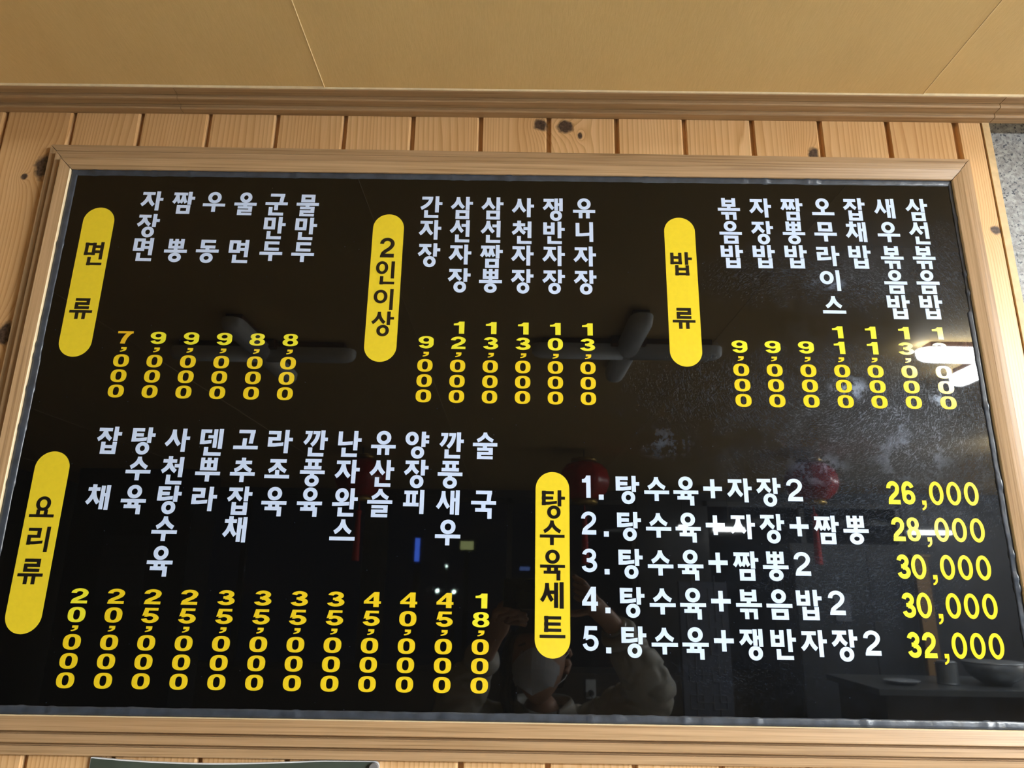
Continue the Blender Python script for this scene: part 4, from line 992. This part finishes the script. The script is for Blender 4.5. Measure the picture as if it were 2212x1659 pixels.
hand(12, hr, [(.196, -.905, 1.640), (.205, -.898, 1.630), (.208, -.897, 1.616), (.205, -.900, 1.602)],
     [(.156, -.895, 1.674), (.155, -.894, 1.656), (.157, -.894, 1.641), (.158, -.895, 1.625)],
     [(.195, -.942, 1.590), (.178, -.936, 1.584), (.158, -.929, 1.582), (.142, -.924, 1.588)])
P(skin_mesh('body', J, Eg, Mskin))

# head with face
def head_mesh():
    bm = bmesh.new(); bmesh.ops.create_uvsphere(bm, u_segments=40, v_segments=30, radius=1.0)
    for v in bm.verts:
        x, y, z = v.co; X, Y, Z = x * .074, y * .093, z * .115
        if z < 0: X *= 1 - .28 * (-z) ** 1.6; Y *= 1 - .12 * (-z) ** 2
        if y > 0:                                   # face side is +y
            Y += .004 * math.exp(-((z + .75) / .16) ** 2 - (x / .3) ** 2) * 2.0            # chin
            Y += .022 * math.exp(-(x / .13) ** 2) * math.exp(-((z + .18) / .17) ** 2)      # nose
            Y += .010 * math.exp(-(x / .10) ** 2) * math.exp(-((z - .08) / .15) ** 2)      # bridge
            for sx in (-1, 1): Y -= .009 * math.exp(-((x - sx * .38) / .17) ** 2 - ((z - .05) / .10) ** 2)   # eye sockets
            Y += .006 * math.exp(-(x / .28) ** 2) * math.exp(-((z + .46) / .05) ** 2) + .006 * math.exp(-(x / .26) ** 2) * math.exp(-((z + .56) / .05) ** 2)   # lips
            Y += .005 * math.exp(-((z - .2) / .08) ** 2) * math.exp(-(x / .55) ** 4)       # brow
        v.co = (X, Y, Z)
    return bm
hd = empty('head_pose'); 
HM = Matrix.Translation((0.088, -1.225, 1.448)) @ Matrix.Rotation(math.radians(12), 4, 'Z') @ Matrix.Rotation(math.radians(12), 4, 'X')
bpy.data.objects.remove(hd)
def headpart(name, bm, mat, smooth=True):
    bmesh.ops.transform(bm, matrix=HM, verts=bm.verts); return P(bm_obj(name, bm, mat, person, None, smooth))
headpart('head', head_mesh(), Mskin)
for sx in (-1, 1):
    bm = bmesh.new(); bmesh.ops.create_uvsphere(bm, u_segments=16, v_segments=12, radius=.0115, matrix=Matrix.Translation((sx * .029, .0705, .006))); headpart('eye', bm, plain('eye_white', (.6, .6, .6), .2))
    bm = bmesh.new(); bmesh.ops.create_uvsphere(bm, u_segments=14, v_segments=8, radius=.0056, matrix=Matrix.Translation((sx * .029, .0785, .006))); headpart('iris', bm, Mhair)
    bm = bmesh.new(); tube(bm, [(sx * .014, .083, .024), (sx * .028, .086, .029), (sx * .046, .074, .025)], [.003, .0035, .0015], 8); headpart('eyebrow', bm, Mhair)
    bm = bmesh.new(); tube(bm, [(sx * .074, -.005, .018), (sx * .082, -.016, .030), (sx * .085, -.026, .020), (sx * .083, -.024, -.004), (sx * .077, -.010, -.030), (sx * .073, -.002, -.026)], [.004, .006, .0065, .007, .0075, .004], 10); bmesh.ops.create_uvsphere(bm, u_segments=12, v_segments=8, radius=.011, matrix=Matrix.Translation((sx * .077, -.014, -.004))); headpart('ear', bm, Mskin)
# hair: cap over the skull, long side locks
bm = bmesh.new(); bmesh.ops.create_uvsphere(bm, u_segments=40, v_segments=30, radius=1.0)
for v in bm.verts:
    x, y, z = v.co; v.co = (x * .083, y * .103 - .006, z * .124 + .006)
dele = [v for v in bm.verts if (v.co.y > .034 and v.co.z < .052) or v.co.z < -.075 or (v.co.y > .0 and v.co.z < -.03) or (abs(v.co.x) > .06 and v.co.y > -.03 and v.co.z < .036 and v.co.x > 0)]
bmesh.ops.delete(bm, geom=dele, context='VERTS')
headpart('hair', bm, Mhair)
bm = bmesh.new()
for k in range(9):
    a = k / 8; x = -.080 + .012 * math.sin(a * 9); y = -.055 + a * .085
    tube(bm, [(x * .9, y, .07), (x * 1.06, y, .03), (x * 1.12, y - .003, -.03), (x * 1.10, y - .006, -.10), (x * .96, y - .01, -.155)], [.008, .011, .012, .011, .004], 8)
headpart('side_hair', bm, Mhair)
# folded mask with centre ridge, ear loops
bm = bmesh.new(); rows = []
for i in range(9):
    t = i / 8; z = .000 - t * .100; hw = .066 - .026 * (t ** 2.2); row = []
    for j in range(13):
        u = (j - 6) / 6; ridge = .030 * math.sin(PI * min(1, t * .8 + .22)) * (1 - abs(u)) ** 1.0
        yy = .092 * math.sqrt(max(0.02, 1 - (u * hw / .078) ** 2)) - .004 - .010 * max(0, t - .7) + ridge
        zz = z + (.018 * (1 - abs(u)) if i == 0 else 0) - (.020 * abs(u) ** 2 if t < .3 else 0) + (.022 * abs(u) if t > .8 else 0)
        row.append(bm.verts.new((u * hw, yy, zz)))
    rows.append(row)
for a, b_ in zip(rows, rows[1:]):
    for j in range(12): bm.faces.new((a[j], a[j + 1], b_[j + 1], b_[j]))
bmesh.ops.solidify(bm, geom=bm.faces[:], thickness=.0012)
headpart('face_mask', bm, Mmask, False)
bm = bmesh.new()
for sx in (-1, 1):
    tube(bm, [(sx * .062, .045, -.020), (sx * .078, .005, .012), (sx * .083, -.018, .024)], .0012, 6); tube(bm, [(sx * .052, .050, -.075), (sx * .074, .005, -.048), (sx * .080, -.018, -.030)], .0012, 6)
headpart('mask_loop', bm, Mmask)
# coat: puffy shell over torso and arms, cuffs, collar
CJ = [((0.09, -1.31, .72), (.215, .175)), ((0.095, -1.31, 0.96), (.205, .165)), ((0.10, -1.30, 1.16), (.185, .14)), ((0.10, -1.295, 1.235), (.13, .115)),
      (lerp(sl, el, -.1), .080), (lerp(sl, el, .5), .082), (el, .078), (lerp(el, wl, .45), .066), (lerp(el, wl, .80), .047),
      (lerp(sr, er, -.1), .082), (lerp(sr, er, .5), .088), (er, .084), (lerp(er, wr, .45), .070), (lerp(er, wr, .84), .046)]
CE = [(0, 1), (1, 2), (2, 3), (3, 4), (4, 5), (5, 6), (6, 7), (7, 8), (3, 9), (9, 10), (10, 11), (11, 12), (12, 13)]
co = P(skin_mesh('coat', CJ, CE, Mcoat, 4))
axes = [(Vector(el), Vector(wl)), (Vector(er), Vector(wr)), (Vector(sl), Vector(el)), (Vector(sr), Vector(er))]
for v in co.data.vertices:      # quilted puffs and creases
    n_ = v.normal; p_ = v.co
    k = noise.noise(p_ * 11) * .008 + noise.noise(p_ * 27 + Vector((3, 1, 2))) * .004 - (1 - min(1, abs(noise.noise(Vector((p_.x * 10, p_.y * 10, p_.z * 22)))) * 5)) * .009
    v.co = p_ + n_ * k
bm = bmesh.new()
tube(bm, [lerp(el, wl, .78), lerp(el, wl, .84), lerp(el, wl, .90)], [.044, .048, .040], 20); tube(bm, [lerp(er, wr, .80), lerp(er, wr, .86), lerp(er, wr, .92)], [.044, .049, .040], 20)
P(bm_obj('cuffs', bm, Mcoat, person, None, True))
bm = bmesh.new(); n = 28; rr_ = []
for i, (r_, z_) in enumerate(((.105, 1.262), (.098, 1.305), (.088, 1.335), (.080, 1.345), (.074, 1.332), (.072, 1.28))):
    ring = []
    for k in range(n):
        a = 2 * PI * k / n; open_ = 1 + .18 * max(0, math.cos(a - PI / 2)) ** 6
        ring.append(bm.verts.new((.10 + r_ * math.cos(a) * (1 + .03 * math.sin(7 * a)), -1.275 + r_ * .95 * math.sin(a) * open_, z_ - .030 * max(0, math.cos(a - PI / 2)) ** 2)))
    rr_.append(ring)
for a, b_ in zip(rr_, rr_[1:]):
    for k in range(n): bm.faces.new((a[k], a[(k + 1) % n], b_[(k + 1) % n], b_[k]))
P(bm_obj('collar', bm, Mcoat, person, None, True))
bm = bmesh.new(); tube(bm, [(.115, -1.135, .82), (.115, -1.145, 1.05), (.118, -1.155, 1.20), (.128, -1.168, 1.28), (.140, -1.180, 1.325)], .004, 8); P(bm_obj('zip', bm, Mst, person))['label'] = 'silver zip of the coat'
TJ = [((0.09, -1.30, .90), .15), ((0.005, -1.30, .78), .105), ((-0.01, -1.28, .46), .078), ((-0.015, -1.30, .10), .062), ((0.18, -1.30, .78), .105), ((0.19, -1.28, .46), .078), ((0.195, -1.30, .10), .062)]
P(skin_mesh('trousers', TJ, [(0, 1), (1, 2), (2, 3), (0, 4), (4, 5), (5, 6)], Mtr))
for x in (-.018, .198):
    bm = bmesh.new(); bmesh.ops.create_uvsphere(bm, u_segments=24, v_segments=16, radius=1.0)
    for v in bm.verts: v.co = (x + v.co.x * .048, -1.25 + v.co.y * .135, max(.0005, .045 + v.co.z * .052 * (1 - .25 * max(0, v.co.y))))
    P(bm_obj('shoe', bm, Mshoe, person, None, True))
bm = bmesh.new(); q = lerp(er, wr, .95); d = (Vector(wr) - Vector(er)).normalized(); tube(bm, [Vector(q) - d * .004, Vector(q) + d * .004], .0325, 20); P(bm_obj('bracelet', bm, Mchr, person, None, True))['label'] = 'thin metal bracelet on the wrist'
